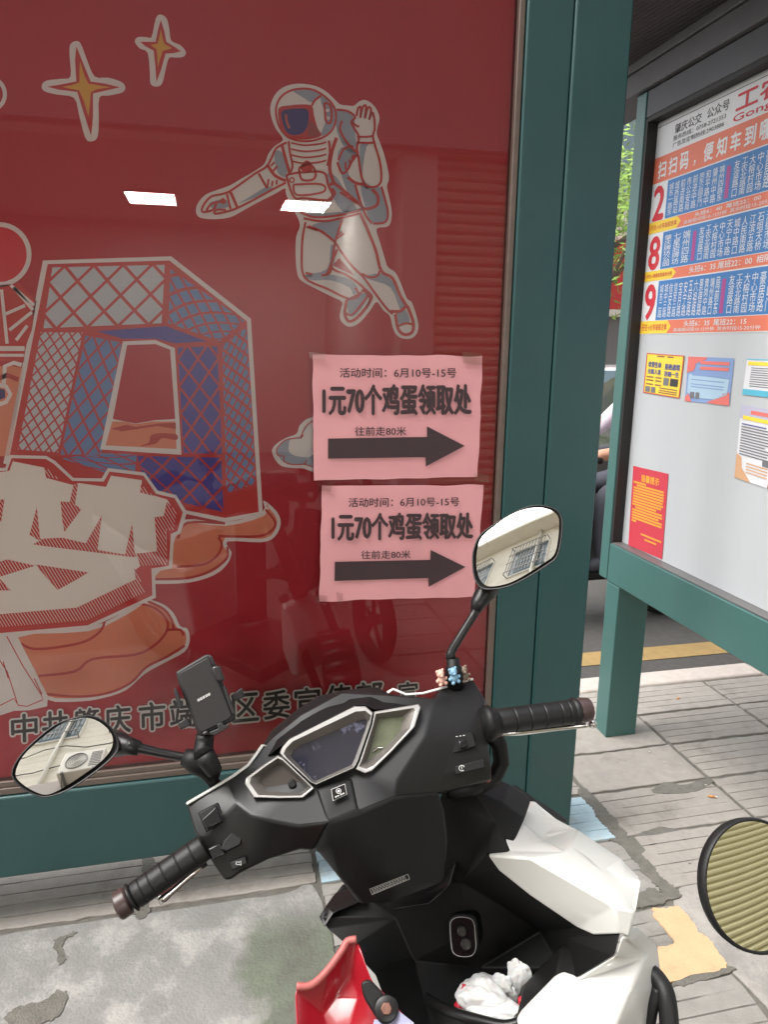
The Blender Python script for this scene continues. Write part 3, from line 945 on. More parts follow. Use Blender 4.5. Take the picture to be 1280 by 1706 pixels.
# line of printed characters along the foot of the poster
pr = Print(mp)
tq = [(18, 1197), (700, 1138), (700, 1178), (18, 1240)]
tl = [(16, 1190), (695, 1133), (697, 1180), (18, 1238)]
text = '中共肇庆市端州区委宣传部'
for i, ch in enumerate(text):
    x = 18 + i * 51.8 + (6 if i > 3 else 0)
    y = 1238 - (x - 18) * 0.093
    q = [(x, y - 46), (x + 43, y - 50), (x + 44, y - 4), (x + 1, y)]
    text_quad(pr, ch, q, cream, 16, bold=0.085)
    text_quad(pr, ch, q, pblack, 17, bold=0.02)
q = [(664, 1138), (696, 1135), (697, 1172), (665, 1176)]
text_quad(pr, '宣', q, cream, 16, bold=0.085); text_quad(pr, '宣', q, pblack, 17, bold=0.02)
pr.build('lettering_print', sheet0)

# ------------------------------------------------------------------ pink paper notices on the glass
M_pink = mat('pink_paper', rgb(226, 160, 164), 0.75, var=0.03, vscale=14)
M_ink = mat('notice_ink', rgb(62, 44, 47), 0.6)
M_tape = glass_mat('clear_tape', tint=(.93, .92, .90, 1), ior=1.45, rough=0.1, gain=3.0)
def notice(corners, lines, arrow, label, seed):
    rnd = random.Random(seed)
    c = onY(*corners[3], YG - 0.004)
    root = empty('paper_notice', c, label, 'notice')
    n, mm = 26, 18
    q = corners
    vs = []; fs = []
    def bul(u, v):
        e = min(u, 1 - u, v, 1 - v)
        return 0.0022 + 0.0022 * (noise.noise(Vector((u * 3 + seed, v * 3, 0))) * 0.9 + 0.5 * noise.noise(Vector((u * 9, v * 7 + seed, 3)))) * min(1, e * 10)
    for j in range(mm + 1):
        for i in range(n + 1):
            u, v = i / n, j / mm
            px, py = lerp2(q, u, v)
            px += (noise.noise(Vector((v * 6, seed, u * 1.5))) * 2.0 if i in (0, n) else 0)
            py += (noise.noise(Vector((u * 6, seed + 5, v * 1.5))) * 2.2 if j in (0, mm) else 0)
            vs.append(onY(px, py, YG - 0.002 - bul(u, v)))
    for j in range(mm):
        for i in range(n):
            a = j * (n + 1) + i
            fs.append((a, a + n + 1, a + n + 2, a + 1))
    mesh_obj('paper', vs, fs, M_pink, root, smooth=True, recalc=False)
    pr = Print(lambda x, y, o: onY(x, y, YG - 0.0075 - o))
    for body, quad, bold in lines:
        text_quad(pr, body, quad, M_ink, 1, bold=bold)
    pr.fill(arrow, M_ink, 1)
    pr.build('printing', root)
    return root
n1 = notice([(520.5, 591), (805, 593), (796, 794), (523, 801)],
       [('活动时间：6月10号-15号', E([(385, 162), (977, 162), (977, 210), (385, 210)]), 0.012),
        ('1元70个鸡蛋领取处', E([(300, 248), (1052, 246), (1052, 398), (300, 402)]), 0.03),
        ('往前走80米', E([(462, 460), (722, 460), (722, 504), (462, 506)]), 0.012)],
       E([(325, 520), (828, 512), (828, 458), (1020, 557), (822, 662), (822, 614), (325, 622)]),
       'pink paper arrow notice taped to the poster glass over the printed cloud', 1)
n2 = notice([(536.5, 809), (806.5, 808), (792, 993), (532, 1003)],
       [('活动时间：6月10号-15号', E([(430, 822), (992, 818), (992, 862), (430, 868)]), 0.012),
        ('1元70个鸡蛋领取处', E([(346, 900), (1062, 898), (1060, 1028), (346, 1040)]), 0.03),
        ('往前走80米', E([(494, 1090), (744, 1088), (744, 1128), (494, 1132)]), 0.012)],
       E([(360, 1146), (845, 1136), (847, 1086), (1024, 1172), (836, 1273), (836, 1228), (358, 1243)]),
       'pink paper arrow notice taped directly below its twin, beside the scooter mirror', 2)
for root, pts in ((n1, [(514, 586, 30, 14), (770, 586, 34, 22), (790, 788, 26, 16)]), (n2, [(528, 800, 26, 20), (560, 986, 12, 22), (526, 990, 20, 18)])):
    for x, y, a, b in pts:
        q = [(x, y), (x + a, y + 3), (x + a - 2, y + b), (x + 2, y + b - 3)]
        mesh_obj('tape', [onY(u, v, YG - 0.0095) for u, v in q], [(0, 3, 2, 1)], M_tape, root, recalc=False)

# ================================================================== NOTICE BOARD (side panel, at right angles)
XS = 1.495
M_topgrey = mat('top_rail_grey', rgb(78, 78, 82), 0.5, metal=0.2, var=0.08, vscale=8)
XP = 1.54
M_teal2 = mat('board_teal', rgb(66, 108, 104), 0.36, var=0.06, vscale=5, rvar=0.08, spec=0.6, dirt_or_glare=rgb(140, 158, 154), dscale=60, dlo=0.73, dhi=0.80)
M_panel = mat('panel_white', rgb(194, 197, 200), 0.35, var=0.02, vscale=6, dirt_or_glare=rgb(170, 168, 165), dscale=70, dlo=0.74, dhi=0.80)
nb = empty('notice_board', (1.57, 1.9, 0), 'green framed bus stop timetable board standing beside the lightbox post', 'notice board')
YN = 0.55                                     # near end, outside the picture
MB().box((XS, 2.498, 0.64), (1.63, 2.560, 2.40)).build('frame_stile', M_teal2, nb, bevel=0.004)
MB().box((XS, YN, 0.637), (1.63, 2.496, 0.790)).build('frame_rail', M_teal2, nb, bevel=0.004)
MB().box((XS + 0.002, YN, 2.312), (1.63, 2.496, 2.40)).build('frame_rail', M_topgrey, nb, bevel=0.004)
MB().box((XS, YN - 0.06, 0.64), (1.63, YN - 0.002, 2.40)).build('frame_stile', M_teal2, nb, bevel=0.004)
for y in (2.405, YN):
    MB().box((XS, y, 0.0), (1.629, y + 0.09, 0.635)).build('leg', M_teal2, nb, bevel=0.003)
ed = MB().box((XS + 0.004, 2.484, 0.792), (XP + 0.02, 2.4975, 2.31)).box((XS + 0.004, YN, 2.298), (XP + 0.02, 2.483, 2.3115))
ed.build('reveal', M_dark, nb)
MB().box((XS + 0.004, YN, 0.7905), (XP + 0.02, 2.483, 0.796)).build('reveal', M_steelgrey, nb, bevel=0.001)
panel = MB().box((XP, YN, 0.797), (XP + 0.02, 2.4838, 2.2975)).build('backing_sheet', M_panel, nb)
MB().box((XP + 0.03, YN, 0.792), (1.625, 2.49, 2.30)).build('back_cover', M_steelgrey, nb)

# the bus table is printed by real size: u = metres from the far edge, v = height
def ms(u, v, off):
    return Vector((XP - 0.0008 - off, 2.484 - u, v))
t_red = mat('table_red', rgb(206, 50, 62), 0.5)
t_or = mat('table_orange', rgb(226, 120, 92), 0.5)
t_bl = mat('table_blue', rgb(60, 122, 184), 0.5, var=0.06, vscale=5)
t_wh = mat('table_white', rgb(226, 226, 228), 0.5)
t_bk = mat('table_black', rgb(60, 58, 60), 0.5)
t_ye = mat('table_yellow', rgb(244, 206, 66), 0.5)
t_mg = mat('table_magenta', rgb(170, 70, 140), 0.5)
pr = Print(ms)
def rc(u0, u1, v0, v1):
    return [(u0, v1), (u1, v1), (u1, v0), (u0, v0)]
UE = 1.9
pr.fill(rc(0.0, UE, 1.585, 2.292), t_wh, 1)
pr.fill(rc(0.0, UE, 2.098, 2.182), t_or, 2)
pr.stroke([(0.0, 2.281), (UE, 2.281)], 0.002, t_bk, 2)
text_quad(pr, '肇庆公交', rc(0.105, 0.245, 2.236, 2.266), t_bk, 3, 0.01)
text_quad(pr, '公众号', rc(0.272, 0.375, 2.238, 2.268), t_bk, 3, 0.01)
text_quad(pr, '服务热线：0758-2721353', rc(0.1, 0.365, 2.215, 2.231), t_bk, 3)
text_quad(pr, '广告及定制热线:2903886', rc(0.1, 0.36, 2.194, 2.210), t_bk, 3)
text_quad(pr, '工农路口', rc(0.408, 0.79, 2.218, 2.272), t_red, 3, 0.03)
text_quad(pr, 'GongNong', rc(0.40, 0.73, 2.187, 2.212), t_red, 3, 0.02)
for i, ch in enumerate('扫扫码，便知车到哪里'):
    u = 0.028 + i * 0.062
    if ch == '，':
        text_quad(pr, ch, rc(u + 0.012, u + 0.022, 2.112, 2.128), t_wh, 3, 0.03)
    else:
        text_quad(pr, ch, rc(u, u + 0.044, 2.112, 2.164), t_wh, 3, 0.03)
rows = [(2.094, 1.972, 1.932, '2', '开往→火车站综合体', '头班6：40  尾班22：00', 0.30,
         '城东一路东|城西路站|前进南路|市公安局|前进中路|岗东公园北门|和平路中|肇州中路|端州四路东'.split('|'),
         '友谊路口|工农北路南|大榕村园|中心市场|豪居路|北岭门|北云楼'.split('|')),
        (1.928, 1.806, 1.770, '8', '开往→高要医院南岸分院', '头班6：35 尾班22：00  相隔12-20分钟', 0.165,
         '肇庆牌坊公园|七星岩牌坊|端州四路'.split('|'),
         '友谊路口|工农北路南|大榕村园|中心市场|天宁中路|城中路口|人民南路|江滨五路|石咀天桥|沙街市场|西江南路|梅庵路口|鹅仓|大厦'.split('|')),
        (1.766, 1.634, 1.588, '9', '开往→火车站综合体', '头班6：35  尾班22：15', 0.335,
         '城东二路|城中三路|信安路|信安三路|宝月路|安宁路|五经路|六祖路|景德路|黄岗中路|端州路口|局前东'.split('|'),
         '友谊路口|工农北路南|大榕村园|中心市场|豪居路|北岭门|人民中市|城州六路|康乐市场|广场路口'.split('|'))]
for (v1, v0, vb, num, to, tm, ul, left, right) in rows:
    pr.fill(rc(0.092, UE, v0, v1), t_bl, 2)
    text_quad(pr, num, rc(0.018, 0.078, v0 + 0.004, v1 - 0.010), t_red, 3, 0.035)
    pr.fill(rc(0.0, UE, vb, v0 - 0.002), t_or, 2)
    um = 0.165
    pr.fill([(0.0, v0 - 0.002), (um, v0 - 0.002), (um + 0.022, (v0 + vb) / 2), (um, vb), (0.0, vb), (0.008, (v0 + vb) / 2)], t_ye, 3)
    text_quad(pr, to, rc(0.014, um, vb + 0.010, v0 - 0.012), t_red, 4, 0.01)
    text_quad(pr, tm, rc(0.26, 0.26 + 0.02 * len(tm), vb + (0.008 if num == '8' else 0.02), v0 - 0.007), t_wh, 4, 0.012)
    if num != '8':
        text_quad(pr, '高峰期间隔10-15分钟  其余时段15-20分钟', rc(0.205, 0.62, vb + 0.004, vb + 0.017), t_wh, 4, 0.0)
    n = len(left); du = (ul - 0.01) / n
    for i, s in enumerate(left):
        u = 0.104 + i * du
        text_quad(pr, s, rc(u, u + du * 0.78, v0 + 0.008, v1 - 0.012), t_wh, 3, 0.0, vertical=True)
    pr.fill(rc(0.104 + ul - 0.008, 0.104 + ul + 0.010, v0 + 0.010, v1 - 0.02), t_mg, 3)
    for i, s in enumerate(right):
        u = 0.104 + ul + 0.024 + i * 0.033
        text_quad(pr, s, rc(u, u + 0.026, v0 + 0.008, v1 - 0.012), t_wh, 3, 0.0, vertical=True)
pr.build('route_table', panel)

# leaflets stuck on the sheet
def leaflet(corners, label, draw, thick=0.0016):
    q = [onX(x, y, XP - thick) for x, y in corners]
    root = empty('leaflet', q[3], label, 'leaflet')
    TL, TR, BR, BL = q
    back = Vector((thick * 0.7, 0, 0))
    def mpl(u, v, off):
        p = (TL * (1 - u) + TR * u) * (1 - v) + (BL * (1 - u) + BR * u) * v
        return p + Vector((-0.0003 - off, 0, 0))
    mt = draw[0]
    n = 10
    vs = []; fs = []
    for j in range(n + 1):
        for i in range(n + 1):
            u, v = i / n, j / n
            p = mpl(u, v, 0)
            vs.append(p + Vector((0.0003 * noise.noise(p * 30), 0, 0)))
    for j in range(n):
        for i in range(n):
            a = j * (n + 1) + i
            fs.append((a, a + n + 1, a + n + 2, a + 1))
    mesh_obj('sheet', vs, fs, mt, root, smooth=True, recalc=False)
    pr = Print(lambda u, v, o: mpl(u, v, o + 0.0004))
    draw[1](pr)
    pr.build('printing', root)
    return root
l_ye = mat('leaf_yellow', rgb(248, 216, 72), 0.5)
l_bl = mat('leaf_blue', rgb(134, 160, 206), 0.4)
l_lb = mat('leaf_pale_blue', rgb(176, 204, 224), 0.4)
l_rd = mat('leaf_red', rgb(206, 62, 78), 0.5)
l_sal = mat('leaf_salmon', rgb(230, 120, 112), 0.5)
l_wh = mat('leaf_white', rgb(226, 226, 230), 0.5)
l_lav = mat('leaf_lavender', rgb(188, 186, 206), 0.5)
l_cy = mat('leaf_cyan', rgb(92, 184, 210), 0.5)
l_tan = mat('leaf_tan', rgb(216, 168, 128), 0.5)
l_brn = mat('leaf_brown', rgb(150, 92, 76), 0.5)
l_gr = mat('leaf_grey_text', rgb(120, 118, 122), 0.5)
l_org = mat('leaf_orange_text', rgb(246, 168, 62), 0.5)
l_pbl = mat('leaf_blue_text', rgb(92, 96, 150), 0.5)
def q4(u0, v0, u1, v1):
    return [(u0, v0), (u1, v0), (u1, v1), (u0, v1)]
def dr_yellow(pr):
    pr.stroke([(0.012, 0.012), (0.988, 0.012), (0.988, 0.988), (0.012, 0.988)], 0.03, l_rd, 1, closed=True)
    text_quad(pr, '珍爱生命', q4(.08, .2, .44, .34), l_pbl, 2, .03); text_quad(pr, '拒绝酒驾', q4(.54, .22, .92, .36), l_pbl, 2, .03)
    text_quad(pr, '无痛人流', q4(.08, .38, .44, .5), l_pbl, 2, .03); text_quad(pr, '苦痛一生', q4(.54, .40, .92, .52), l_pbl, 2, .03)
    pr.fill(q4(.54, .56, .68, .74), l_gr, 2); pr.fill(q4(.72, .56, .92, .74), t_bk, 2)
    for v in (.58, .66, .76):
        pr.stroke([(.06, v), (.26, v)], .03, l_brn, 2); pr.stroke([(.32, v), (.48, v)], .03, l_brn, 2)
    for v in (.82, .88, .93):
        pr.stroke([(.44, v), (.92, v)], .022, l_brn, 2)
    pr.fill(q4(.06, .82, .19, .96), l_gr, 2); pr.fill(q4(.22, .82, .34, .96), l_gr, 2)
    pr.stroke([(.3, .06), (.5, .06)], .03, l_brn, 2); pr.stroke([(.58, .06), (.74, .06)], .03, l_brn, 2)
leaflet([(1079, 588), (1141.5, 592.5), (1133, 664), (1072.5, 654)], 'yellow leaflet with red border stuck on the timetable board', (l_ye, dr_yellow))
def dr_blue(pr):
    pr.fill([(0, 0), (.45, 0), (.4, .06), (.2, .14), (.16, .3), (0, .36)], l_sal, 1)
    pr.fill([(.0, .9), (.08, .82), (.16, 1), (0, 1)], l_sal, 1); pr.fill([(.78, .85), (.85, .76), (.98, .72), (1, 1), (.7, 1), (.5, .98)], l_sal, 1)
    pr.fill([(.05, .38), (.95, .45), (.93, .78), (.7, .9), (.3, .9), (.04, .8)], l_lb, 1)
    for v in (.12, .24): pr.stroke([(.3, v), (.92, v)], .07, l_sal, 2)
    for v in (.4, .5, .6, .66): pr.stroke([(.12, v), (.85, v + .02)], .022, l_bl, 2)
    pr.fill(q4(.12, .78, .22, .92), l_gr, 2); pr.fill(q4(.25, .78, .34, .92), l_gr, 2)
leaflet([(1148, 594), (1224.5, 597), (1216, 676), (1142, 668)], 'blue and salmon wrinkled leaflet beside the yellow one on the board', (l_bl, dr_blue))
def dr_white(pr):
    pr.fill(q4(0, .84, 1, 1), l_cy, 1); pr.fill(q4(.04, .08, 1, .18), l_ye, 1)
    for i in range(9): pr.stroke([(.12, .25 + i * .062), (.5 + .3 * ((i * 7) % 5) / 5, .25 + i * .062)], .022, l_gr, 1)
    pr.stroke([(.0, .02), (1, .02)], .03, l_cy, 1)
leaflet([(1246, 597), (1330, 601), (1322, 667), (1238, 657)], 'white leaflet with yellow heading and cyan foot on the board', (l_wh, dr_white))
def dr_lav(pr):
    pr.fill(q4(0, 0, 1, .18), l_lav, 1); pr.stroke([(.06, .16), (.8, .17)], .05, l_ye, 2); pr.stroke([(.2, .08), (.9, .08)], .05, l_sal, 2)
    for i in range(12): pr.stroke([(.05, .25 + i * .037), (.5 + .4 * ((i * 5) % 7) / 7, .25 + i * .037)], .016, l_pbl if i == 0 else l_gr, 2)
    pr.fill([(0, .66), (.1, .7), (.12, .84), (.3, 1), (0, 1)], l_tan, 1)
    pr.fill([(.62, .85), (.7, .78), (.8, .82), (1, .8), (1, 1), (.6, 1)], l_brn, 2)
    for v in (.76, .80, .84, .88): pr.stroke([(.2, v), (.58, v)], .016, l_tan, 2)
    pr.fill(q4(.48, .66, .6, .74), l_gr, 2)
leaflet([(1236, 674), (1332, 690), (1320, 828), (1225, 795)], 'pale lavender leaflet with brown foot under the white one on the board', (l_wh, dr_lav))
def dr_red(pr):
    text_quad(pr, '温馨提示', q4(.26, .08, .78, .165), l_org, 1, .035)
    rnd = random.Random(4)
    for i in range(15):
        v = .19 + i * .034
        if i in (0,): a, b = .05, .42
        elif i in (14,): a, b = .06, .2
        elif i in (8,): a, b = .05, .75
        elif i in (1, 9): a, b = .15, .92
        else: a, b = .06, .93 - rnd.random() * .12 * (i in (5, 7, 11))
        pr.stroke([(a, v), (b, v + .002)], .023, l_org, 1)
    pr.stroke([(.36, .80), (.95, .805)], .02, l_org, 1); pr.stroke([(.48, .85), (.82, .853)], .02, l_org, 1)
leaflet([(1056, 776), (1114.5, 789.5), (1104, 932), (1047.5, 908)], 'red reminder notice with yellow text at the foot of the board', (l_rd, dr_red))

# ================================================================== SHELTER ROOF
M_corr = mat('corrugated_sheet', rgb(74, 68, 70), 0.6, metal=0.2, var=0.08, vscale=6)
M_beam = mat('beam_grey', rgb(94, 92, 95), 0.5, metal=0.2, var=0.12, vscale=14, dirt_or_glare=rgb(176, 172, 168), dscale=24, dlo=0.66, dhi=0.76)
roof = empty('shelter_roof', (1.55, 2.3, 0.0), 'dark corrugated bus shelter roof on a grey beam above the timetable board', 'roof')
MB().box((1.478, 0.5, 2.402), (1.64, 3.1, 2.475)).build('beam', M_beam, roof, bevel=0.004)
MB().box((1.470, 0.5, 2.476), (1.53, 3.1, 2.505)).build('beam', M_beam, roof, bevel=0.003)
vs = []; fs = []
nxr = 500
xa, xb = 1.045, 3.6
ya, yb = 1.7, 3.25
for i in range(nxr + 1):
    x = xa + (xb - xa) * i / nxr
    z = 2.53 + (0.004 if (i // 2) % 2 else -0.004)
    vs += [(x, ya, z), (x, yb, z + 0.10)]
for i in range(nxr):
    fs.append((2 * i, 2 * i + 1, 2 * i + 3, 2 * i + 2))
mesh_obj('roof_sheet', vs, fs, M_corr, roof, recalc=False)
MB().box((3.5, 2.6, 0.0), (3.6, 2.7, 2.56)).build('column', M_teal, roof)
MB().box((3.5, 1.75, 0.0), (3.6, 1.85, 2.52)).build('column', M_teal, roof)
# ================================================================== SCOOTER
M_blk = mat('black_plastic', rgb(25, 24, 24), 0.34, var=0.06, vscale=10, rvar=0.06, bump=0.05, bscale=900, spec=0.4)
M_blk2 = mat('black_plastic_rough', rgb(16, 16, 16), 0.5, bump=0.08, bscale=900, spec=0.3)
M_rub = mat('black_rubber', rgb(20, 20, 20), 0.5, bump=0.06, bscale=400, spec=0.4)
M_gloss = mat('black_gloss', rgb(26, 25, 26), 0.15)
M_white = mat('white_paint', rgb(208, 208, 203), 0.25, coat=0.6, var=0.015, vscale=7, dirt_or_glare=rgb(196, 192, 182), dscale=11, dlo=0.64, dhi=0.85)
M_silver = mat('silver_bezel', rgb(188, 186, 183), 0.30, metal=0.6)
M_gun = mat('gunmetal', rgb(112, 107, 102), 0.38, metal=0.5)
M_chrome = mat('chrome', rgb(206, 204, 200), 0.18, metal=1.0)
M_mirror = mat('mirror_glass', rgb(250, 248, 242), 0.015, metal=1.0)
M_screen = mat('screen', rgb(34, 33, 44), 0.05, spec=0.9, dirt_or_glare=rgb(82, 82, 98), dscale=38, dlo=0.56, dhi=0.62)  # pale noise blotches painted in as sky and tree reflections on the screen
M_lens = mat('pod_lens', rgb(92, 96, 78), 0.08, spec=0.7, var=0.4, vscale=40)
M_stk = mat('sticker_white', rgb(200, 198, 196), 0.5)
M_brown = mat('brown_cap', rgb(66, 52, 50), 0.35)
M_tyre = mat('tyre', rgb(30, 29, 29), 0.8, bump=0.2, bscale=150)
M_orange = mat('amber_lens', rgb(150, 70, 34), 0.2)
c3 = crop(0, 1060, 2.7826); c4 = crop(400, 1100, 2.7826); c5 = crop(480, 1400, 3.0476); c6 = crop(800, 1300, 2.6667); c8 = crop(680, 820, 3.7647); c9 = crop(700, 1380, 3.0476); ph = crop(280, 1080, 7.414)

# handlebar frame: from the left grip end to the right grip end
GL, GR = P(200, 1508, 0.87), P(978, 1186, 1.05)
HR = (GR - GL).normalized()
HF = Vector((0, 0, 1)).cross(HR).normalized()          # where the handlebar points
HU = HR.cross(HF).normalized()
HN = (HU * math.sin(R(48)) - HF * math.cos(R(48))).normalized()   # dash normal, up and back to the rider
HP0 = P(560, 1260, 0.955)
def H(px, py, off=0.0):
    return on_plane(px, py, HP0 + HN * off, HN)
# body frame
BYAW = YAW + R(22)
BF0 = Vector((math.sin(BYAW), math.cos(BYAW), 0))
BR0 = Vector((math.cos(BYAW), -math.sin(BYAW), 0))
LEAN = R(7)
BU = (Vector((0, 0, 1)) * math.cos(LEAN) - BR0 * math.sin(LEAN)).normalized()
BR_ = BF0.cross(BU).normalized()
BN = (-BF0 * math.cos(R(16)) + BU * math.sin(R(16))).normalized()
BP0 = P(770, 1560, 1.07)
def Bp(px, py, off=0.0):
    return on_plane(px, py, BP0 + BN * off, BN)
HEAD = P(690, 1420, 1.06)
gx = HEAD - Vector((0, 0, 1)) * HEAD.z
scoot = empty('scooter', Vector((gx.x, gx.y, 0)), 'black and white scooter with turned handlebars parked beside the lightbox', 'scooter')

def pts(cf, l):
    return cf(l)
def V3(cf, l):
    return [(*cf([(a, b)])[0], o) for a, b, o in l]

# ---- handlebar cover
V = [(311, 1340, -.022), (388, 1294, -.012), (413, 1276, -.012), (437, 1243, -.02),           # 0-3 top left edge
     (384, 1308, -.004), (395, 1337, .006), (417, 1358, .012), (460, 1369, .016), (495, 1377, .018), (545, 1372, .02),   # 4-9 ridge
     (323, 1383, -.022), (334, 1401, -.022), (356, 1441, -.026), (374, 1466, -.03), (383, 1466, -.032), (400, 1454, -.03), (447, 1431, -.024), (501, 1414, -.02), (522, 1416, -.02),   # 10-18 lower left
     (600, 1352, .02), (659, 1328, .014), (662, 1300, .012), (709, 1226, .006), (718, 1190, -.002), (727, 1163, -.012),   # 19-24 right ridge
     (732, 1148, -.03), (788, 1131, -.034), (812, 1170, -.03), (806, 1185, -.02), (819, 1269, -.018), (820, 1300, -.03), (731, 1321, -.016),   # 25-31 right housing
     (646, 1156, -.03), (570, 1152, -.03), (500, 1190, -.03), (452, 1228, -.026),   # 32-35 back of the cluster
     (760, 1225, -.006), (560, 1262, -.008), (742, 1290, -.008)]   # 36 housing crown, 37 cluster bed
F = [[0, 1, 4, 5, 11, 10], [5, 6, 15, 14, 13, 12, 11], [6, 7, 16, 15], [7, 8, 17, 16], [8, 9, 18, 17],
     [1, 2, 3, 35, 37, 4], [4, 37, 6, 5], [6, 37, 8, 7], [8, 37, 9], [9, 37, 19], [19, 37, 21, 20], [21, 37, 22], [22, 37, 23], [23, 37, 32, 24], [32, 37, 33], [33, 37, 34], [34, 37, 35],
     [24, 25, 26, 28, 36], [26, 27, 28], [24, 36, 23], [23, 36, 22], [22, 36, 38, 21], [36, 28, 29, 38], [38, 29, 30, 31], [21, 38, 31, 20]]
F = [f[::-1] for f in F]
cover = facets('handlebar_cover', V, F, H, -HN * 0.05 + HF * 0.012, M_blk, scoot, bevel=0.004, seg=3)
# column below
V = [(522, 1416, -.0195), (545, 1371, .0215), (600, 1351, .0215), (659, 1326, .0155), (731, 1318, -.014),
     (533, 1423, -.03), (562, 1459, -.05), (600, 1507, -.075), (650, 1505, -.068), (742, 1470, -.09), (748, 1400, -.06), (742, 1350, -.035), (640, 1420, -.014), (660, 1480, -.048), (548, 1412, -.004), (527, 1314, .010), (588, 1297, .0095)]
F = [[1, 2, 16, 15], [0, 5, 14], [0, 14, 1], [1, 14, 12, 2], [2, 12, 3], [5, 6, 14], [14, 6, 7, 13, 12], [7, 8, 13], [8, 9, 13], [13, 9, 10, 12], [12, 10, 11, 3], [3, 11, 4]]
column = facets('column_cover', V, F, H, -HN * 0.03 + HF * 0.05, M_blk2, scoot, bevel=0.005)
def Hc(px, py, off=0):      # on the face of the column
    return on_plane(px, py, H(660, 1480, -.048) + HN * off, ((H(660, 1480, -.048) - H(600, 1507, -.075)).cross(H(650, 1505, -.068) - H(640, 1420, -.014))).normalized())
pr = Print(lambda x, y, o: H(x, y, -.0655 + o + .055 * (1507 - y) / 90 * .9), 0.0006)
# label plate on the column: a thin real plate
cq = c4([(600, 1060), (780, 990), (788, 1015), (612, 1088)])
ray_n = (H(650, 1505, -.068) - H(660, 1480, -.048)).cross(H(742, 1470, -.09) - H(660, 1480, -.048)).normalized()
if ray_n.dot(CO - H(660, 1480, -.048)) < 0: ray_n = -ray_n
pl_p0 = H(660, 1480, -.048) + ray_n * 0.0035
def Lm(px, py, off):
    return on_plane(px, py, pl_p0 + ray_n * off, ray_n)
pr = Print(Lm, 0.0004)
pr.fill(cq, M_stk, 1).fill(inset(cq, 1.0), M_gloss, 2)
a, b, c_, d = [Vector(q) for q in cq]
def sub4(u0, v0, u1, v1):
    def g(u, v): return tuple((a * (1 - u) + b * u) * (1 - v) + (d * (1 - u) + c_ * u) * v)
    return [g(u0, v0), g(u1, v0), g(u1, v1), g(u0, v1)]
for r_ in range(3):
    u = 0.05
    rr = random.Random(r_ + 3)
    while u < 0.9:
        wd_ = rr.uniform(.03, .07)
        pr.fill(sub4(u, .18 + r_ * .26, u + wd_, .30 + r_ * .26), M_stk, 3)
        u += wd_ + .018
pr.build('warning_label', column)

# white trim along the upper edges
def strip(name, path, w_, mt, parent, up=0.006, back=0.012):
    mb = MB()
    mb.tube(path, w_, n=8, flat=0.6)
    return mb.build(name, mt, parent, smooth=True)
strip('trim', [H(x, y, o) for x, y, o in ((311, 1339, -.02), (350, 1316, -.014), (388, 1293, -.01), (413, 1275, -.011), (426, 1258, -.014), (437, 1242, -.019), (443, 1243, -.022))], .0028, M_white, scoot)
strip('trim', [H(x, y, o) for x, y, o in ((646, 1154, -.028), (655, 1148, -.03), (677, 1157, -.028), (705, 1155, -.028), (731, 1148, -.03), (788, 1131, -.034))], .0028, M_white, scoot)

# visor behind the instruments
V = [(438, 1246, -.045), (454, 1219, -.05), (493, 1186, -.055), (533, 1159, -.058), (572, 1150, -.06), (616, 1145, -.06), (630, 1145, -.06), (650, 1156, -.055), (700, 1172, -.04),
     (445, 1262, -.012), (464, 1246, -.004), (484, 1232, -.002), (560, 1196, -.002), (592, 1176, -.002), (608, 1174, -.002), (624, 1182, -.002), (700, 1180, -.004), (415, 1292, -.008), (437, 1270, -.01),
     (470, 1222, -.03), (505, 1196, -.032), (545, 1172, -.034), (580, 1162, -.034), (620, 1158, -.034), (640, 1168, -.03)]
F = [[0, 1, 19, 10, 9], [1, 2, 20, 19], [2, 3, 21, 20], [3, 4, 22, 21], [4, 5, 23, 22], [5, 6, 7, 24, 23], [7, 8, 16, 24], [19, 20, 11, 10], [20, 21, 12, 11], [21, 22, 13, 12], [22, 23, 14, 13], [23, 24, 15, 14], [24, 16, 15]]
facets('instrument_cowl', V, [f[::-1] for f in F], H, -HN * 0.03 + HF * 0.02, M_blk2, scoot, bevel=0.003)

# instrument panel: bezels with raised rims and sunk screens
inst = MB()
def ring(outer, inner, o_out, o_top, o_in, name, mt, parent, mid=0.35):
    """raised rim between two outlines with the same number of points"""
    n = len(outer)
    mids = [(a[0] * (1 - mid) + b[0] * mid, a[1] * (1 - mid) + b[1] * mid) for a, b in zip(outer, inner)]
    vs = [H(x, y, o_out) for x, y in outer] + [H(x, y, o_top) for x, y in inset(outer, 1.2)] + [H(x, y, o_top) for x, y in mids] + [H(x, y, o_in) for x, y in inner]
    fs = []
    for k in range(3):
        for i in range(n):
            j = (i + 1) % n
            fs.append((k * n + i, k * n + j, (k + 1) * n + j, (k + 1) * n + i))
    return mesh_obj(name, vs, fs, [mt, M_gun], parent, fmat=[0] * (2 * n) + [1] * n, bevel=0.0008, seg=2, angle=20)
panel_o = c4([(183, 430), (195, 403), (228, 365), (530, 213), (582, 213), (617, 242), (606, 300), (548, 468), (530, 500), (352, 579), (325, 566), (200, 450)])
panel_i = c4([(238, 442), (250, 418), (275, 398), (545, 285), (578, 274), (592, 284), (582, 320), (532, 455), (518, 484), (352, 558), (338, 552), (250, 462)])
right_o = c4([(622, 238), (828, 203), (840, 218), (812, 310), (700, 430), (612, 515), (578, 526), (534, 506), (552, 470), (610, 300)])
right_i = c4([(648, 272), (752, 262), (756, 270), (740, 330), (690, 385), (640, 428), (610, 452), (590, 462), (600, 440), (636, 300)])
left_o = c4([(176, 440), (100, 490), (26, 545), (20, 572), (62, 638), (180, 642), (292, 640), (347, 594), (325, 572), (200, 452)])
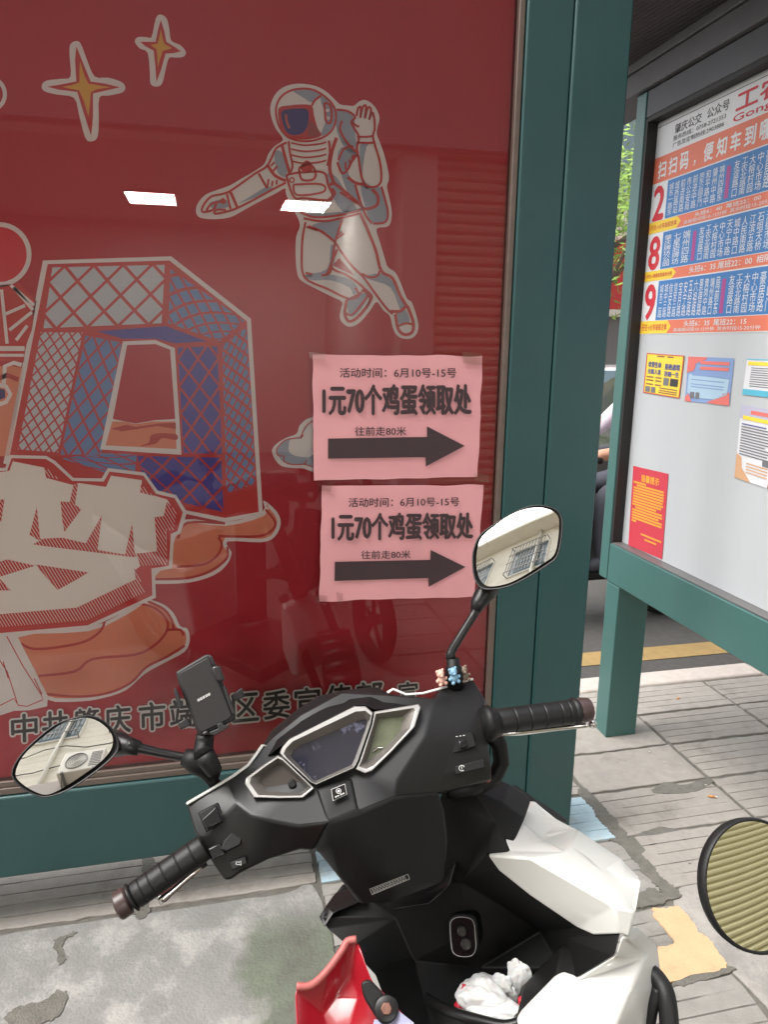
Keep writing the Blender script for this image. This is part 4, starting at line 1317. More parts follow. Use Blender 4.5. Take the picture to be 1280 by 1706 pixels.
left_i = c4([(172, 478), (138, 506), (100, 538), (94, 566), (126, 600), (200, 604), (272, 605), (306, 588), (280, 562), (200, 492)])
ip = ring(panel_o, panel_i, -.004, .014, .002, 'instrument_panel', M_silver, scoot, .34)
ring(right_o, right_i, -.004, .013, .000, 'side_pod', M_silver, scoot, .30)
ring(left_o, left_i, -.004, .013, .000, 'side_pod', M_silver, scoot, .34)
def cap(name, outline, off, mt, parent):
    pr = Print(lambda x, y, o: H(x, y, off + o))
    pr.fill(outline, mt, 1)
    return pr.build(name, parent)
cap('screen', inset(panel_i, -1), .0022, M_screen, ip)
cap('pod_lens', inset(right_i, -1), .0004, M_lens, ip)
cap('pod_lens', inset(left_i, -1), .0004, mat('pod_dark', rgb(70, 64, 60), .15), ip)
bt = c4([(241, 572)])[0]
MB().tube([H(*bt, .0), H(*bt, .007)], [.0055, .005], 16).build('button', M_rub, ip, bevel=.001)
MB().tube([H(*c4([(615, 422)])[0], .003), H(*c4([(640, 405)])[0], .003), H(*c4([(662, 404)])[0], .003)], .0011, 6).build('script_badge', M_chrome, ip)
# square badge below the screen
bq = c4([(422, 598), (486, 572), (496, 622), (430, 652)])
pr = Print(lambda x, y, o: H(x, y, .0225 + o), .0005)
pr.fill(bq, M_stk, 1).fill(inset(bq, .8), M_gloss, 2)
bc = c4([(457, 606)])[0]
pr.stroke(circ(bc[0], bc[1], 4.0, 18), 1.0, M_stk, 3, closed=True)
pr.fill([(bc[0] - 2.2, bc[1] - 1.4), (bc[0] + 2.2, bc[1] - 1.9), (bc[0] + 1.6, bc[1] + 1.6), (bc[0] - 1.4, bc[1] + 2.0)], M_stk, 3)
a, b, c_, d = [Vector(q) for q in bq]
for u0, u1 in ((.2, .32), (.36, .46), (.56, .68), (.72, .84)):
    pr.fill(sub4(u0, .72, u1, .84), M_stk, 3)
pr.build('badge', cover)

# switches
def switch(quad, h, off, parent=scoot, mt=None, name='switch'):
    n = len(quad)
    lo = [H(x, y, off) for x, y in quad]; hi = [H(x, y, off + h) for x, y in inset(quad, 1.2)]
    fs = [tuple(range(n - 1, -1, -1)), tuple(range(n, 2 * n))] + [(i, (i + 1) % n, n + (i + 1) % n, n + i) for i in range(n)]
    return mesh_obj(name, lo + hi, fs, mt or M_blk2, parent, bevel=.0012)
switch(c3([(915, 818), (1010, 768), (1050, 850), (955, 912)]), .004, -.010, cover, M_blk2, 'switch_plate')
switch(c3([(930, 850), (985, 800), (1000, 780), (1030, 862), (960, 895)]), .010, -.008, cover, M_gloss, 'switch')
switch(c3([(1035, 945), (1075, 905), (1125, 935), (1115, 970), (1050, 1000), (1020, 990)]), .008, -.012, cover, M_blk2, 'switch')
switch(c3([(960, 985), (1020, 955), (1050, 1010), (985, 1035)]), .004, -.016, cover, M_gloss, 'switch_plate')
switch(c3([(1062, 1045), (1140, 1015), (1150, 1055), (1072, 1090)]), .006, -.019, cover, M_blk2, 'switch')
hq = c3([(1105, 1053)])[0]
pr = Print(lambda x, y, o: H(x, y, -.0118 + o))
pr.stroke([(hq[0] - 4, hq[1] + 2), (hq[0] - 4, hq[1] - 2.5), (hq[0] + 1, hq[1] - 2), (hq[0] + 4, hq[1] - 4.5), (hq[0] + 4, hq[1] + 3.5), (hq[0] + 1, hq[1] + 1.5), (hq[0] - 3, hq[1] + 2)], .9, M_stk, 1)
pr.build('horn_mark', cover)
switch(c4([(950, 365), (965, 355), (1075, 325), (1085, 340), (1100, 400), (955, 445)]), .004, -.012, cover, M_blk2, 'switch_plate')
switch(c4([(1010, 372), (1045, 362), (1056, 402), (1020, 412)]), .008, -.009, cover, M_gloss, 'switch')
switch(c4([(990, 490), (1135, 452), (1140, 500), (1000, 535)]), .004, -.014, cover, M_blk2, 'switch')
sq = c4([(1029, 500)])[0]
pr = Print(lambda x, y, o: H(x, y, -.008 + o))
pr.stroke(circ(sq[0], sq[1], 4.6, 16)[2:], 1.0, M_stk, 1); pr.stroke([(sq[0], sq[1] - 3), (sq[0], sq[1] + 2)], 1.0, M_stk, 1)
pr.build('start_mark', cover)
pr = Print(lambda x, y, o: H(x, y, -.006 + o))
for x in (985, 1005, 1022, 1038):
    q = c4([(x, 357 - (x - 985) * .15)])[0]
    pr.stroke([(q[0] - 1.2, q[1]), (q[0] + 1.8, q[1] - .4)], 1.1, M_stk, 1)
pr.build('switch_marks', cover)
# little gap line with reddish tab on the column side
MB().obox(Bp(*c4([(905, 702)])[0], .10), BR_, BU, BN, .008, .005, .004).build('wire_tag', M_stk, scoot, bevel=.001)

# ---- grips, levers
def bar_d(px): return 0.87 + (px - 200) / 778 * 0.18
def BP(px, py, dd=0.0): return P(px, py, bar_d(px) + dd)
g = MB()
rr_ = .0172
def grip(a, b, pinches, r0):
    """straight grip from picture point a to b with narrow grooves at the given shares of its length"""
    ts = {0.0: .96, .012: 1.0, .985: 1.0, 1.0: .95}
    for t in pinches:
        for dt, k in ((-.02, 1.0), (-.009, 1.0), (-.006, .955), (0, .94), (.006, .955), (.009, 1.0), (.02, 1.0)):
            ts[t + dt] = k
    ks = sorted(ts)
    g = MB()
    g.tube([BP(a[0] + (b[0] - a[0]) * t, a[1] + (b[1] - a[1]) * t) for t in ks], [r0 * ts[t] for t in ks], 28)
    return g
g = grip((822, 1203), (958, 1185), (.24, .42, .60, .80, .90), rr_)
gr = g.build('hand_grip', M_rub, scoot, smooth=True)
MB().tube([BP(952, 1186), BP(956, 1185.5), BP(960, 1185), BP(964, 1184.4)], [.0165, .0196, .0196, .0165], 24).build('grip_ring', M_rub, gr, smooth=True)
MB().tube([BP(962, 1184.5), BP(970, 1183), BP(982, 1181.5), BP(985, 1181)], [.0168, .0180, .0165, .011], 20).build('end_cap', M_brown, gr, bevel=.001)
MB().tube([BP(804, 1206), BP(810, 1205.5), BP(816, 1205), BP(822, 1204), BP(830, 1202)], [.022, .025, .025, .021, .019], 28).build('grip_collar', M_blk2, gr, smooth=True)
lv = MB()
lv.tube([BP(826, 1222, .012), BP(870, 1220, .016), BP(930, 1213, .018), BP(975, 1208, .016), BP(986, 1205, .012)], [.0055, .0045, .004, .0042, .0045], 10)
lv.sphere(BP(988, 1206, .010), .0065)
lv.build('brake_lever', M_chrome, scoot, smooth=True)
MB().tube([BP(812, 1212, .02), BP(832, 1240, .03), BP(836, 1270, .03), BP(825, 1296, .03), BP(800, 1310, .02)], [.014, .012, .012, .011, .010], 12).build('throttle_housing', M_blk2, scoot, smooth=True)
MB().tube([BP(745, 1318, .01), BP(790, 1312, .02), BP(818, 1298, .025)], [.010, .012, .009], 10).build('brake_bracket', M_blk2, scoot, smooth=True)
MB().sphere(BP(812, 1297, .016), .006).build('reflector', M_orange, scoot, smooth=True)

ga, gb = c3([(950, 975), (625, 1202)])
g = grip(ga, gb, (.16, .36, .56, .75, .88), rr_ * .93)
gr2 = g.build('hand_grip', M_rub, scoot, smooth=True)
MB().tube([BP(*q) for q in c3([(622, 1203), (612, 1210), (604, 1216)])], [.0135, .0180, .0150], 24).build('grip_ring', M_rub, gr2, smooth=True)
MB().tube([BP(*q) for q in c3([(602, 1217), (592, 1222), (548, 1252), (538, 1258)])], [.0125, .0166, .0170, .0145], 24).build('end_cap', M_brown, gr2, bevel=.0012)
lv = MB()
lv.tube([BP(*q, .012) for q in c3([(955, 1050), (880, 1108), (800, 1178), (760, 1210), (735, 1225)])], [.004, .0042, .0045, .006, .006], 10)
lv.build('brake_lever', M_chrome, scoot, smooth=True)

# ---- mirrors
def mirror(glass, shell, d0, tilt_target, back, stem, stem_r, base, neck):
    """glass, shell: outlines; d0: depth of the middle"""
    cx = sum(p[0] for p in glass) / len(glass); cy = sum(p[1] for p in glass) / len(glass)
    c = P(cx, cy, d0)
    v = (c - CO).normalized()
    n = ((tilt_target - c).normalized() - v).normalized()
    def mp_(x, y, off=0.0):
        return on_plane(x, y, c + n * off, n)
    # shell
    rings = [(1.0, .002), (1.0, -.004), (.98, -.012), (.86, -.026), (.6, -.036), (.25, -.040)]
    vs = []; fs = []
    k = len(shell)
    sx = sum(p[0] for p in shell) / k; sy = sum(p[1] for p in shell) / k
    vs += [mp_(x, y, .002) for x, y in inset(shell, 2.2)]
    for s_, o_ in rings:
        vs += [mp_(sx + (x - sx) * s_, sy + (y - sy) * s_, o_) for x, y in shell]
    vs += [mp_(x, y, -.001) for x, y in inset(shell, 3.2)]
    for r_ in range(len(rings)):
        for i in range(k):
            j = (i + 1) % k
            fs.append((r_ * k + i, r_ * k + j, (r_ + 1) * k + j, (r_ + 1) * k + i))
    fs.append(tuple(len(rings) * k + i for i in range(k)))
    for i in range(k):
        j = (i + 1) % k
        fs.append((i, j, (len(rings) + 1) * k + j, (len(rings) + 1) * k + i))
    fs.append(tuple((len(rings) + 1) * k + i for i in range(k)))
    house = mesh_obj('mirror', vs, fs, M_blk, scoot, smooth=True)
    # convex glass: rings towards the middle
    vs = []; fs = []
    k = len(glass)
    NR = 12
    RC = 1.1
    def bulge(p):
        q = mp_(*p)
        return math.sqrt(RC * RC - min((q - c).length_squared, .01)) - math.sqrt(RC * RC - .0049)
    for r_ in range(NR):
        s_ = 1 - r_ / NR
        for x, y in glass:
            p = (cx + (x - cx) * s_, cy + (y - cy) * s_)
            vs.append(mp_(*p) + n * (.0008 + bulge(p)))
    vs.append(c + n * (.0008 + bulge((cx, cy))))
    for r_ in range(NR - 1):
        for i in range(k):
            j = (i + 1) % k
            fs.append((r_ * k + i, r_ * k + j, (r_ + 1) * k + j, (r_ + 1) * k + i))
    for i in range(k):
        fs.append(((NR - 1) * k + i, (NR - 1) * k + (i + 1) % k, NR * k))
    go = mesh_obj('mirror_glass', vs, fs, M_mirror, house, smooth=True)
    mb = MB(); mb.tube(stem, stem_r, 14); mb.build('mirror_stem', M_blk, house, smooth=True)
    mb = MB(); mb.tube(*neck, 16); mb.build('mirror_neck', M_blk, house, smooth=True)
    mb = MB(); mb.tube(*base, 16); mb.build('mirror_base', M_blk2, house, smooth=True)
    return house
lg = c3(catmull([(72, 638), (105, 560), (185, 482), (270, 418), (330, 390), (400, 379), (460, 398), (508, 440), (524, 482), (512, 532), (460, 590), (360, 662), (280, 712), (215, 736), (160, 720), (100, 682)], True, 3))
ls = c3(catmull([(50, 640), (78, 570), (150, 490), (250, 410), (330, 380), (410, 366), (480, 390), (530, 440), (552, 500), (535, 550), (470, 610), (380, 676), (300, 722), (215, 748), (150, 735), (85, 695)], True, 3))
mirror(lg, ls, .90, Vector((-2.4, -2.55, 5.6)), None,
       [P(*q, d) for q, d in zip(c3([(590, 506), (640, 518), (740, 540), (850, 560), (880, 565)]), (.92, .92, .925, .93, .93))], [.011, .0065, .0055, .0055, .0065],
       ([P(*q, d) for q, d in zip(c3([(850, 558), (900, 575), (930, 595), (955, 625), (970, 650), (1000, 690)]), (.93, .93, .932, .934, .935, .95))], [.010, .0155, .0155, .011, .008, .008]),
       ([P(*q, d) for q, d in zip(c3([(525, 495), (555, 502), (600, 510), (645, 520)]), (.935, .928, .92, .92))], [.017, .0155, .011, .009]))
rg = c8(catmull([(440, 345), (470, 280), (540, 220), (640, 150), (740, 110), (830, 100), (900, 115), (940, 150), (950, 200), (940, 320), (915, 400), (850, 450), (740, 520), (640, 570), (540, 592), (480, 580), (440, 520), (430, 430)], True, 3))
rs = c8(catmull([(402, 430), (412, 350), (450, 268), (530, 205), (640, 138), (750, 88), (840, 80), (925, 102), (966, 148), (975, 205), (962, 330), (935, 412), (880, 458), (740, 545), (630, 595), (540, 612), (460, 605), (415, 540)], True, 3))
mirror(rg, rs, 1.06, Vector((-3.6, -2.55, 7.9)), None,
       [P(*q, d) for q, d in zip(c8([(440, 715), (400, 790), (340, 885), (280, 985), (268, 1010), (270, 1050)]), (1.07, 1.065, 1.06, 1.055, 1.055, 1.05))], [.0075, .0062, .0062, .0064, .0066, .0075],
       ([P(*q, d) for q, d in zip(c8([(283, 1042), (286, 1090), (288, 1100), (292, 1150), (296, 1215)]), (1.05, 1.05, 1.05, 1.05, 1.06))], [.0085, .0100, .0125, .0130, .0145]),
       ([P(*q, d) for q, d in zip(c8([(520, 590), (470, 650), (440, 700), (425, 745)]), (1.085, 1.08, 1.072, 1.068))], [.016, .014, .0115, .008]))

# ---- leg shield (inner, black)
V = V3(lambda l: l, [])
V = [(735, 1325, .05), (790, 1316, .02), (838, 1337, .0), (875, 1364, -.02),                    # 0-3
     (826, 1367, .02), (849, 1421, .03), (810, 1423, .035), (831, 1450, .03), (884, 1492, .02), (962, 1545, .02), (990, 1558, .03), (1034, 1556, .05), (1025, 1592, .06), (958, 1631, .055), (926, 1625, .06), (862, 1690, .075), (855, 1720, .08),  # 4-16
     (535, 1527, .02), (547, 1508, -.01), (605, 1490, -.02), (700, 1440, .0),                   # 17-20
     (545, 1548, .02), (580, 1578, .03), (625, 1625, .05), (660, 1720, .08),                    # 21-24
     (700, 1480, -.03), (770, 1470, -.02), (840, 1510, -.05), (900, 1552, -.08), (938, 1612, -.03),   # 25-29 bowl
     (660, 1530, -.03), (690, 1600, -.03), (720, 1720, .04), (770, 1560, -.03), (800, 1612, -.05), (840, 1700, -.05), (947, 1563, .0)]   # 30-36
F = [[0, 1, 4, 6, 26, 20], [1, 2, 4], [2, 3, 4], [3, 5, 4], [4, 5, 6], [6, 7, 26], [7, 8, 27, 26], [8, 9, 28, 27], [9, 10, 36, 28], [10, 11, 12, 36], [12, 13, 29, 36], [13, 14, 29], [28, 36, 29], [14, 15, 35, 29], [15, 16, 35],
     [20, 26, 25], [19, 20, 25], [18, 19, 30, 17], [19, 25, 30], [17, 30, 21], [21, 30, 22], [22, 30, 31, 23], [23, 31, 32, 24], [25, 26, 33, 30], [26, 27, 33], [27, 28, 33], [30, 33, 31], [33, 34, 31], [33, 28, 34], [28, 29, 34], [34, 29, 35], [31, 34, 35, 32]]
shield = facets('leg_shield', V, [f[::-1] for f in F], Bp, BF0 * 0.05, M_blk2, scoot, bevel=0.014, seg=4, angle=10)
# moulded step above the lock
V = [(700, 1500, -.02), (745, 1455, -.005), (760, 1435, .0), (750, 1475, .012), (716, 1508, .012), (655, 1516, .0), (640, 1508, -.02)]
facets('moulding', V, [[0, 6, 5, 4, 3], [0, 3, 2, 1]], Bp, BF0 * 0.03, M_blk, shield, bevel=.003)
# lock plate
lk = MB()
ok = c5(catmull([(822, 440), (828, 410), (850, 392), (890, 388), (930, 398), (948, 425), (953, 480), (957, 530), (950, 570), (925, 590), (880, 592), (845, 578), (830, 545)], True, 3))
lko = -.018
pr = Print(lambda x, y, o: Bp(x, y, lko + o), .0012)
pr.fill(ok, M_stk, 1).fill(inset(ok, 1.3), M_gloss, 2)
kl = pr.build('lock_plate', shield)
for (x, y), r_ in ((c5([(884, 462)])[0], .0072), (c5([(905, 527)])[0], .0082)):
    MB().tube([Bp(x, y, lko), Bp(x, y, lko + .006), Bp(x, y, lko + .0075)], [r_, r_, r_ * .8], 20).build('key_switch', mat('lock_grey', rgb(58, 55, 53), .35, metal=.3), kl, bevel=.001)
# bracket under the lock plate so that it sits on a boss
facets('lock_boss', [(*p, lko - .001) for p in inset(ok, -4)], [list(range(len(ok)))[::-1]], Bp, BF0 * .06, M_blk2, shield, bevel=.004)
# pocket lip
lipp = [(712, 1662, .0), (735, 1678, .04), (765, 1690, .065), (800, 1700, .075), (840, 1709, .08), (866, 1704, .075)]
mb = MB(); mb.tube([Bp(*q) for q in catmull(lipp, False, 4)], .007, 12)
mb.build('pocket_lip', M_blk, shield, smooth=True)
V = [(x, y + 3, o) for x, y, o in lipp] + [(x, y + 75, o + .01) for x, y, o in lipp]
facets('pocket_wall', V, [[i, i + 1, i + 7, i + 6] for i in range(5)], Bp, BF0 * .012, M_blk2, shield, bevel=.003)
# left edge of the shield: lip with a bright upper rim
facets('shield_edge', [(531, 1527, .024), (545, 1508, .0), (598, 1492, -.012), (603, 1502, -.002), (556, 1521, .016), (541, 1546, .024)], [[0, 1, 4, 5][::-1], [1, 2, 3, 4][::-1]], Bp, BF0 * .03, M_blk, shield, bevel=.004)

# ---- white side fairing
V = [(812, 1424, .036), (884, 1430, .050), (1022, 1510, .055), (1060, 1518, .045),   # 0-3 ridge
     (850, 1419, .03), (945, 1419, -.01), (1028, 1476, -.02), (1058, 1512, .02),      # 4-7 upper outer
     (831, 1451, .032), (884, 1493, .024), (962, 1546, .024), (990, 1559, .034), (1035, 1557, .054), (1049, 1563, .045),   # 8-13
     (826, 1366, .015), (868, 1366, -.03), (906, 1402, -.03)]   # 14-16 fin
F = [[0, 4, 1], [1, 4, 5], [1, 5, 6, 2], [2, 6, 7, 3], [0, 1, 9, 8], [1, 2, 10, 9], [2, 12, 11, 10], [2, 3, 13, 12], [4, 14, 15, 16, 5]]
facets('side_fairing', V, [f[::-1] for f in F], Bp, BF0 * 0.10 - BU * .03, M_white, scoot, bevel=0.009, seg=4, angle=8)
V = [(1035, 1558, .054), (1049, 1566, .045), (1079, 1591, .0), (1086, 1650, .0), (1074, 1730, .01),
     (1026, 1593, .062), (959, 1632, .058), (926, 1625, .064), (862, 1690, .08), (852, 1730, .085), (942, 1656, .075), (1050, 1652, .06), (1020, 1730, .08)]
F = [[0, 5, 2, 1], [5, 6, 10, 11, 2], [2, 11, 3], [6, 7, 10], [7, 8, 10], [8, 9, 12, 11, 10], [11, 12, 4, 3]]
facets('side_fairing', V, F, Bp, BF0 * 0.035 - BU * .01 + BR_ * .012, M_white, scoot, bevel=0.012, seg=4, angle=8)
# black front cowl behind the white fin
V = [(800, 1330, .0), (837, 1338, -.03), (876, 1364, -.06), (912, 1386, -.08), (932, 1402, -.09), (905, 1403, -.05), (868, 1367, -.035), (826, 1367, .0)]
facets('front_cowl', V, [[0, 1, 6, 7][::-1], [1, 2, 6][::-1], [2, 3, 4, 5, 6][::-1]], Bp, BF0 * 0.10 - BU * .03, M_blk2, scoot, bevel=.006)
# torn clear film on the white fairing
M_film = glass_mat('clear_film', tint=(.93, .93, .93, 1), ior=1.45, rough=.12, gain=3.0)
vs = []; fs = []
fp = [[(926, 1412), (936, 1407), (946, 1408), (958, 1413)], [(950, 1424), (960, 1421), (970, 1422), (984, 1430)], [(975, 1440), (986, 1440), (996, 1444), (1010, 1457)], [(1004, 1460), (1010, 1462), (1017, 1467), (1025, 1478)]]
for j, row in enumerate(fp):
    for i, (x, y) in enumerate(row):
        vs.append(Bp(x, y, -.035 + .008 * math.sin(i * 2.1 + j * 1.3)))
for j in range(len(fp) - 1):
    for i in range(3):
        fs.append((j * 4 + i, j * 4 + i + 1, (j + 1) * 4 + i + 1, (j + 1) * 4 + i))
mesh_obj('clear_film', vs, fs, M_film, scoot, smooth=True, sub=2)

# ---- crash bar on the right
mb = MB()
mb.tube([Bp(*q) for q in catmull([(1056, 1640, -.05), (1082, 1622, -.02), (1102, 1640, -.01), (1112, 1668, .0), (1116, 1720, .01), (1112, 1800, .02)], False, 5)], .0125, 12)
mb.tube([Bp(*q) for q in catmull([(1098, 1648, -.005), (1086, 1680, .0), (1078, 1730, .0)], False, 4)], .009, 10)
mb.build('crash_bar', M_rub, scoot, smooth=True)

# ---- the rest of the machine (mostly below the picture)
base = Vector((scoot.location.x, scoot.location.y, 0))
def S(f, r, u):          # scooter coordinates: forward, right, up from the ground below the head
    return base + BF0 * f + BR_ * (r) + BU * u
def wheel(c, axis, name):
    ro = MB(); ro.torus(c, axis, .185, .048, 48, 14)
    t_ = ro.build('tyre', M_tyre, None, smooth=True)
    w_ = empty(name, c); w_.parent = scoot; w_.matrix_parent_inverse = scoot.matrix_world.inverted()
    t_.parent = w_; t_.matrix_parent_inverse = Matrix.Translation(-c)
    mb = MB(); a = axis.orthogonal().normalized(); b_ = axis.cross(a)
    mb.tube([c - axis * .03, c + axis * .03], .03, 16)
    for i in range(6):
        t = 2 * math.pi * i / 6
        mb.tube([c, c + (a * math.cos(t) + b_ * math.sin(t)) * .15], [.018, .013], 8)
    mb.torus(c, axis, .145, .014, 36, 8)
    r_ = mb.build('rim', M_steelgrey, w_, smooth=True)
    r_.matrix_parent_inverse = Matrix.Translation(-c)
    return w_
sf, sr_ = HF, HR
fc = S(.34, .0, .235)
wheel(fc, (BR_ * .75 - BF0 * -.55).normalized(), 'front_wheel')
wheel(S(-.98, .0, .235), BR_, 'rear_wheel')
mb = MB()
wa = (BR_ * .75 + BF0 * .55).normalized()
for s_ in (-1, 1):
    mb.tube([fc + wa * .075 * s_, S(.17, .0, .62) + wa * .07 * s_], .018, 10)
mb.tube([S(.17, 0, .60), S(.02, .0, .98)], .03, 12)
mb.build('fork', M_blk2, scoot, smooth=True)
mb = MB()
for i in range(9):
    t0, t1 = R(20 + i * 15), R(20 + (i + 1) * 15)
    wf = wa.cross(BU).normalized()
    for s_ in (0,):
        p = [fc + (wf * math.cos(t) * -1 + BU * math.sin(t)) * .25 for t in (t0, t1)]
        mb.add([p[0] - wa * .06, p[0] + wa * .06, p[1] + wa * .06, p[1] - wa * .06], [(0, 1, 2, 3)])
fd = mb.build('front_mudguard', M_blk, scoot, smooth=True)
md = fd.modifiers.new('s', 'SOLIDIFY'); md.thickness = .004
def prism(name, prof, hw, mt, bevel=.02):
    vs = []
    n = len(prof)
    for s_ in (-1, 1):
        for f, u, k in prof:
            vs.append(S(f, hw * k * s_, u))
    fs = [tuple(range(n)), tuple(range(2 * n - 1, n - 1, -1))] + [(i, n + i, n + (i + 1) % n, (i + 1) % n) for i in range(n)]
    return mesh_obj(name, vs, fs, mt, scoot, bevel=bevel, seg=3)
prism('apron', [(.14, .28, .7), (.20, .30, .8), (.24, .45, 1), (.17, .60, .9), (.14, .60, .8), (.12, .4, .9)], .10, M_white)
prism('floorboard', [(.08, .27, 1), (.08, .33, 1), (-.42, .33, 1), (-.42, .27, 1)], .17, M_blk2, .01)
prism('rear_body', [(-.42, .28, .8), (-.42, .62, .9), (-.70, .66, 1), (-1.25, .72, .7), (-1.3, .60, .6), (-.9, .36, .9)], .15, M_white)
prism('seat', [(-.43, .63, .8), (-.46, .73, .9), (-.75, .72, 1), (-.85, .78, 1), (-1.2, .80, .8), (-1.2, .74, .8), (-.8, .665, 1)], .15, M_blk, .03)
mb = MB(); mb.tube([S(-.45, -.12, .27), S(-.52, -.2, .02)], .012, 10); mb.build('side_stand', M_steelgrey, scoot, smooth=True)

# ================================================================== PHONE HOLDER on the left mirror
pd = .925
phh = empty('phone_holder', P(345, 1290, pd), 'empty black phone holder clamped to the scooter mirror stem', 'phone holder')
pn = (CO - P(350, 1155, pd)).normalized()
pn = (pn + HU * .12 + HR * -.10).normalized()
pp0 = P(350, 1155, pd)
def Pm(x, y, o=0.0): return on_plane(x, y, pp0 + pn * o, pn)
def plate(name, outline, o0, o1, mt, parent, bevel=.0015):
    n = len(outline)
    vs = [Pm(x, y, o0) for x, y in outline] + [Pm(x, y, o1) for x, y in outline]
    fs = [tuple(range(n - 1, -1, -1)), tuple(range(n, 2 * n))] + [(i, (i + 1) % n, n + (i + 1) % n, n + i) for i in range(n)]
    return mesh_obj(name, vs, fs, mt, parent, bevel=bevel)
M_hold = mat('holder_black', rgb(24, 21, 21), .5, bump=.05, bscale=600)
M_hold2 = mat('holder_satin', rgb(40, 37, 38), .32)
bk = plate('back_plate', ph([(92, 300), (110, 285), (455, 82), (500, 72), (545, 95), (560, 130), (830, 800), (835, 850), (790, 905), (430, 1085), (375, 1050), (350, 1020), (130, 430)]), -.012, .0, M_hold, phh, .003)
plate('pad', ph([(125, 315), (480, 118), (515, 135), (545, 220), (600, 350), (790, 830), (740, 880), (420, 1040), (385, 1020), (365, 985)]), .0002, .0022, M_hold, bk, .001)
plate('rail', ph([(490, 80), (545, 92), (590, 210), (545, 225)]), .0005, .006, M_hold2, bk)
plate('rail', ph([(680, 470), (710, 470), (835, 800), (785, 825)]), .0005, .005, M_hold2, bk)
plate('clamp_arm', ph([(530, 235), (580, 210), (640, 215), (705, 400), (640, 412), (590, 410)]), .002, .016, M_hold2, phh, .003)
plate('clamp_jaw', ph([(770, 590), (900, 490), (945, 600), (810, 660)]), -.018, -.010, M_hold, phh)
plate('clamp_jaw', ph([(895, 488), (912, 490), (950, 595), (940, 606)]), -.016, .012, M_hold2, phh)
plate('clamp_jaw', ph([(68, 500), (95, 492), (135, 560), (165, 700), (190, 735), (120, 745), (85, 590)]), -.016, .010, M_hold, phh)
plate('clamp_jaw', ph([(118, 925), (235, 850), (290, 945), (150, 1010)]), -.018, -.010, M_hold, phh)
plate('foot', ph([(420, 1040), (485, 1010), (500, 1055), (430, 1085)]), .0, .014, M_hold2, phh)
plate('foot', ph([(600, 940), (665, 910), (690, 945), (750, 950), (760, 965), (580, 1080), (500, 1060), (520, 1030), (620, 990)]), -.004, .012, M_hold, phh)
pr = Print(lambda x, y, o: Pm(x, y, .0024 + o))
lq = [Vector(q) for q in ph([(355, 620), (515, 535), (525, 580), (370, 665)])]
a, b, c_, d = lq
for u0 in (0, .2, .4, .62, .82):
    pr.fill(sub4(u0, .25, u0 + .16, .9), M_stk, 1); pr.fill(sub4(u0 + .04, .45, u0 + .12, .6), M_hold, 2)
pr.build('maker_mark', bk)
mb = MB()
mb.tube([Pm(*q, o) for q, o in zip(ph([(455, 1060), (450, 1130), (435, 1250), (445, 1330)]), (-.012, -.014, -.012, -.004))], [.011, .0115, .012, .013], 14)
mb.tube([Pm(*q, o) for q, o in zip(ph([(445, 1310), (500, 1400), (570, 1520), (560, 1570)]), (-.004, -.006, -.008, -.01))], [.013, .012, .010, .008], 14)
mb.build('mount_arm', M_blk2, phh, smooth=True)

# ================================================================== small things on the scooter
M_fp = mat('toy_pink', rgb(226, 178, 160), .5); M_fb = mat('toy_blue', rgb(122, 164, 190), .5); M_fg = mat('toy_brown', rgb(122, 106, 92), .5)
for (x, y), mt, nm in (((736, 1136), M_fp, 'tiny pink bear figurine on the handlebar edge by the mirror base'), ((757, 1133), M_fb, 'tiny blue bear figurine in front of the mirror base'), ((774, 1130), M_fg, 'tiny brown bear figurine at the corner of the handlebar cover')):
    c = H(x, y, -.026)
    k = .0052
    c = H(x, y - 3, -.020 if mt is not M_fb else .0)
    mb = MB()
    mb.sphere(c, (k * 1.25, k * 1.1, k * 1.3)); mb.sphere(c + HU * k * 2.0, k * 1.15)
    for s_ in (-1, 1):
        mb.sphere(c + HU * k * 2.9 + HR * k * .85 * s_, k * .42, 8, 6)
        mb.sphere(c + HR * k * 1.3 * s_ - HF * k * .4 + HU * k * .3, k * .5, 8, 6)
        mb.sphere(c + HR * k * .8 * s_ - HF * k * .9 - HU * k * .8, k * .55, 8, 6)
    mb.sphere(c + HU * k * 1.8 - HF * k * 1.1, k * .45, 8, 6)
    o = mb.build('toy_figurine', mt, None, smooth=True)
    tag(o, nm, 'figurine', 'figurines on the handlebar')

# plastic bag in the pocket
M_bag = mat('bag_white', rgb(226, 224, 222), .4, spec=.4)
M_bag.node_tree.nodes['Principled BSDF'].inputs['Subsurface Weight'].default_value = .15
M_bagr = mat('bag_red', rgb(200, 40, 60), .4)
c = Bp(824, 1664, .02)
bag = empty('plastic_bag', c - BU * .06, 'crumpled white plastic bag with red print stuffed in the scooter pocket', 'plastic bag')
def crumple(name, c, sx, sy, sz, seed, mt, amp=.35):
    bm = bmesh.new()
    bmesh.ops.create_icosphere(bm, subdivisions=5, radius=1)
    rk = random.Random(seed * 10)
    rid = [(Vector((rk.gauss(0, 1), rk.gauss(0, 1), rk.gauss(0, .7))).normalized(), rk.uniform(-.7, .7), rk.choice((-1, 1)) * rk.uniform(.25, .6)) for _ in range(16)]
    for v in bm.verts:
        p = v.co.copy()
        r_ = 1 + amp * (sum(w_ * min(abs(n_.dot(p) - k_), .45) for n_, k_, w_ in rid) + .18 * noise.noise(p * 4))
        v.co = c + (BR_ * p.x * sx + BU * p.z * sz - BN * -p.y * sy) * r_
    me = bpy.data.meshes.new(name)
    bm.to_mesh(me); bm.free()
    for q in me.polygons: q.use_smooth = True
    me.set_sharp_from_angle(angle=R(38))
    me.materials.append(mt)
    o = bpy.data.objects.new(name, me)
    link(o, bag)
    return o
crumple('bag_body', Bp(806, 1660, .02), .036, .03, .030, 1.3, M_bag, .42)
